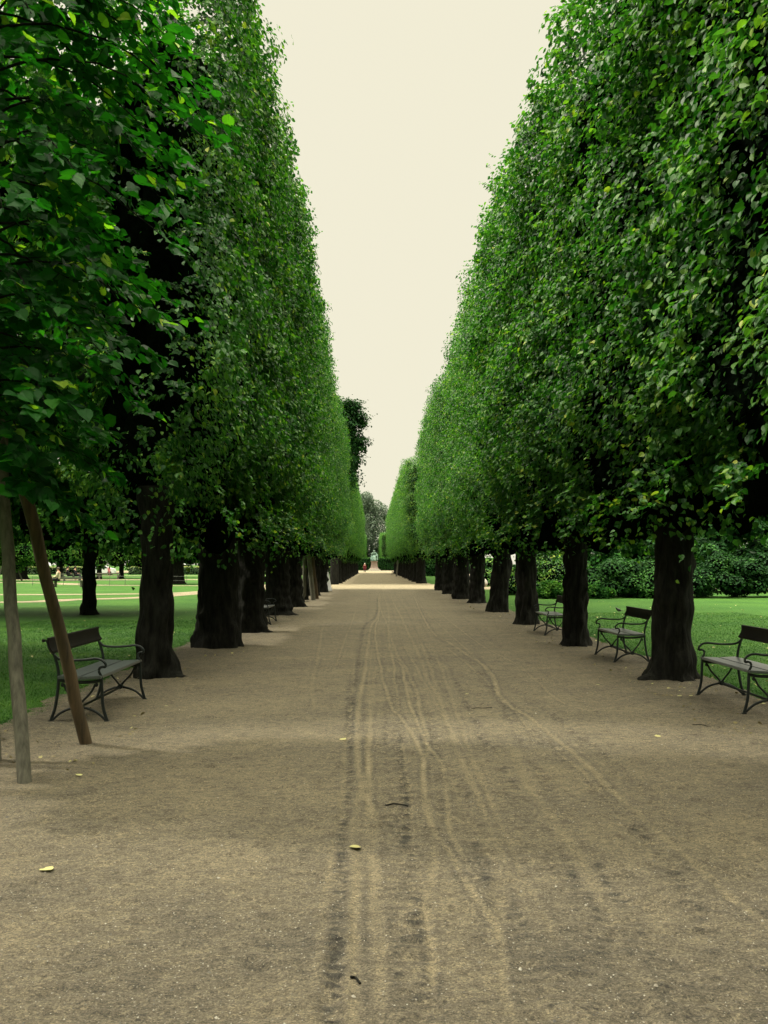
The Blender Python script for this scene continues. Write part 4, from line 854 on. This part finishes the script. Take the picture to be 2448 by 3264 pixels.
blob('stone_pillar', 10.4, 95, [(.32,-.02),(.32,.3),(.30,1.4),(.30,1.58),(.2,1.66),(0,1.67)], M_palestone, 'pale pillar farther behind the drum-shaped stone', 'pillar')
def parasol(x, y, r, h, label):
    t = empty('parasol', (x, y, 0)); tag(t, label, 'parasol')
    n = 24; prof = [(r, h-.62*r), (r*.93, h-.36*r), (r*.75, h-.13*r), (r*.45, h-.03*r), (.02, h)]; th = np.linspace(0, 2*math.pi, n, endpoint=False)
    V = np.array([(a*math.cos(q)*(1+.02*(i % 3 == 0)), a*math.sin(q), b) for a, b in prof for i, q in enumerate(th)])
    Fq = np.array([[k*n+i, k*n+(i+1)%n, (k+1)*n+(i+1)%n, (k+1)*n+i] for k in range(len(prof)-1) for i in range(n)])
    link('canopy', np_mesh('canopy', [(V, Fq, 0, .5, True)], [M_white]), t); link('pole', np_mesh('pole', as_chunks(tube(np.array([(0,0,0),(0,0,h-.03)]), .03, 8)), [M_wiregrey]), t)
parasol(-31.6, 152, 1.35, 2.35, 'white domed parasol behind the low hedge, beside the thick-trunked tree')
parasol(-52.5, 146, 1.1, 1.95, 'white parasol far left, just left of the brown leaning stake above the hedge')
def car():
    t = empty('parked_car', (-39.6, 133.5, .01), R(6)); tag(t, 'white parked car in the gap of the low hedges, far left', 'car')
    prof = [(-1.9,.28),(-1.93,.62),(-1.75,.80),(-1.05,.92),(-.55,1.32),(.55,1.36),(1.25,.98),(1.85,.90),(1.92,.55),(1.9,.28)]
    k = len(prof); V = np.array([(x, s*(.80-.16*max(0,(z-.9)/.46)), z) for s in (-1,1) for x, z in prof]); Fq = np.array([[i, (i+1)%k, (i+1)%k+k, i+k] for i in range(k)])
    link('body', np_mesh('body', [(V, Fq, 0, .5), (V, np.array([list(range(k)), list(range(2*k-1, k-1, -1))]), 0, .5)], [M_white]), t)
    wp = [(-1.0,.93),(-.55,1.27),(.52,1.30),(1.12,.98)]
    g = simple('car_glass', (.02,.03,.04), .1, .6)
    link('window', np_mesh('window', [(np.array([(x, -.815+.15*max(0,(z-.9)/.46), z) for x, z in wp]), np.array([[0,1,2,3]]), 0, .5)], [g]), t)
    for x in (-1.2, 1.2):
        for s in (-1, 1): link('wheel', np_mesh('wheel', as_chunks(tube(np.array([(x, s*.62, .30),(x, s*.83, .30)]), .30, 16)), [M_darkcloth]), t)
car()
person('walk', -38.0, 131.5, .6, M_pink, M_pink, simple('dark_hair', (.03,.02,.015), .7), 'small person in pink standing by the white parked car', sc=.72)
def fence():
    t = empty('wire_fence', (-18, 68.6, 0)); tag(t, 'low thin wire fence on the left lawn beside the thick-trunked tree', 'fence')
    xs = np.arange(-7.5, 4.8, 1.15)
    for x in xs: link('post', np_mesh('post', as_chunks(tube(np.array([(0,0,0),(0,0,.70)]), .016, 6)), [M_wiregrey]), t, (float(x), 0, 0))
    for z in (.68, .36): link('rail', np_mesh('rail', as_chunks(tube(np.array([(xs[0],0,z),(xs[-1],0,z)]), .009, 5)), [M_wiregrey]), t)
fence()
def magpie():
    t = empty('magpie', (7.95, 29.5, 0), R(200)); tag(t, 'black and white magpie standing on the right lawn above the whole bench', 'bird')
    N = [(0,0,.115,.045,.05),(.05,0,.135,.038,.042),(.085,0,.165,.024,.026),(.105,0,.188,.024,.025),(.128,0,.188,.010,.010),(.152,0,.184,.003,.003),(-.05,0,.10,.032,.03),(-.09,0,.092,.014,.012),(-.17,0,.082,.016,.006),(-.27,0,.072,.010,.004)]
    E = [(0,1),(1,2),(2,3),(3,4),(4,5),(0,6),(6,7),(7,8),(8,9)]
    link('body', skin_mesh('body', N, E, [M_black]), t)
    link('white_belly', skin_mesh('white_belly', [(.055,0,.112,.030,.036),(0,0,.098,.034,.044),(-.03,0,.105,.028,.046)], [(0,1),(1,2)], [M_whitefeather]), t)
    for s in (-1, 1):
        link('leg', np_mesh('leg', as_chunks(tube(np.array([(.0,s*.018,.09),(.008,s*.02,.045),(.0,s*.02,.004),(.03,s*.02,.003)]), .0035, 5)), [M_black]), t)
magpie()
# scraps on the ground
def flat_leaf(name, x, y, s, rz, label, group, t=.8, curl=.25, mat=None):
    V = LV.copy()*s; V[:,2] = np.abs(V[:,0])**1.5*curl*3+(V[:,1]/s)**2*curl*s*.5; z = float(path_z(np.array([x]), np.array([y]))[0]) if -3.6 < x < 4.6 else .02
    me = np_mesh(name, [(V, LFN, 0, t)], [mat or M_dry]); return tag(link(name, me, loc=(x, y, z+.004), rz=rz), label, 'leaf', group)
GL = 'yellow leaves lying on the gravel'
for px, py, s, t_, lab in [(165,2760,.075,.9,'large curled pale yellow leaf on the gravel, lower left foreground'),(1090,2362,.065,.8,'yellow leaf beside the dark wheel groove, middle of the avenue'),
    (1147,2697,.062,.7,'greenish yellow leaf in the wheel tracks, lower middle foreground'),(278,2470,.05,1.0,'thin pale leaf on the gravel right of the nearest grey stake'),(2092,2351,.06,.85,'yellow leaf on the gravel right of the tracks, below the whole bench'),
    (545,2248,.06,.9,'pale leaf on the gravel right of the left bench'),(1481,2215,.045,.9,'tiny pale leaf right of the long twig'),(1908,2187,.055,.8,'yellow leaf on the gravel left of the flared trunk'),
    (2195,2222,.05,.8,'yellow leaf by the front foot of the cut-off bench'),(2200,2182,.05,.9,'pale leaf at the foot of the flared trunk'),(2158,2222,.055,.95,'pale leaf left of the front foot of the cut-off bench'),(490,3245,.05,.3,'brown leaf at the bottom edge of the picture')]:
    x, y = gp(px, py); flat_leaf('fallen_leaf', x, y, s, px*1.7, lab, GL, t_)
def twig(px0, py0, px1, py1, rad, label):
    a, b = gp(px0, py0), gp(px1, py1); mid = ((a[0]+b[0])/2, (a[1]+b[1])/2+.02); P = smoothline([(a[0],a[1],0),(mid[0],mid[1],0),(b[0],b[1],0)], 6); P[:,2] = path_z(P[:,0], P[:,1])+rad*.8
    c = P[0].copy(); o = link('twig', np_mesh('twig', as_chunks(tube(P-c, rad, 6)), [M_bark]), loc=tuple(c)); tag(o, label, 'twig', 'twigs on the gravel')
twig(1500, 2260, 1566, 2262, .004, 'long thin twig lying across the gravel, right of the wheel tracks')
twig(1228, 2567, 1300, 2566, .005, 'dark twig lying across the wheel tracks, middle foreground')
twig(2200, 2312, 2290, 2318, .004, 'thin twig on the gravel below the cut-off bench')
twig(1120, 3108, 1150, 3118, .005, 'short twig at the bottom middle foreground')
def litter():
    P = []
    for x0, x1, y0, y1, n in [(-3.6,-2.2,7,40,160),(3.3,4.7,7,40,260),(-9,-3.7,8,30,130),(4.7,14,9,40,420),(-3.5,-2.4,7,30,40),(3.2,4.6,8,30,110)]:
        u = rng.random(n); P.append(np.stack([rng.uniform(x0,x1,n), y0*(y1/y0)**u, np.full(n,.035)], 1))
    P = np.concatenate(P); n = len(P); inside = (P[:,0] > -3.6)&(P[:,0] < 4.55); P[inside,2] = path_z(P[inside,0], P[inside,1])+.004
    N = UP+rng.normal(0,.35,(n,3)); V = rng.normal(size=(n,3)); return np_mesh('leaf_litter', [leaf_chunk(P, N, V, rng.uniform(.02,.055,n), np.where(inside&(rng.random(n) < .7), rng.uniform(0,.25,n), rng.uniform(.3,1,n)), 0, 'mid')], [M_dry])
tag(link('leaf_litter', litter()), 'scattered small yellow leaves over the lawns and path edges', 'leaves', kind='stuff')
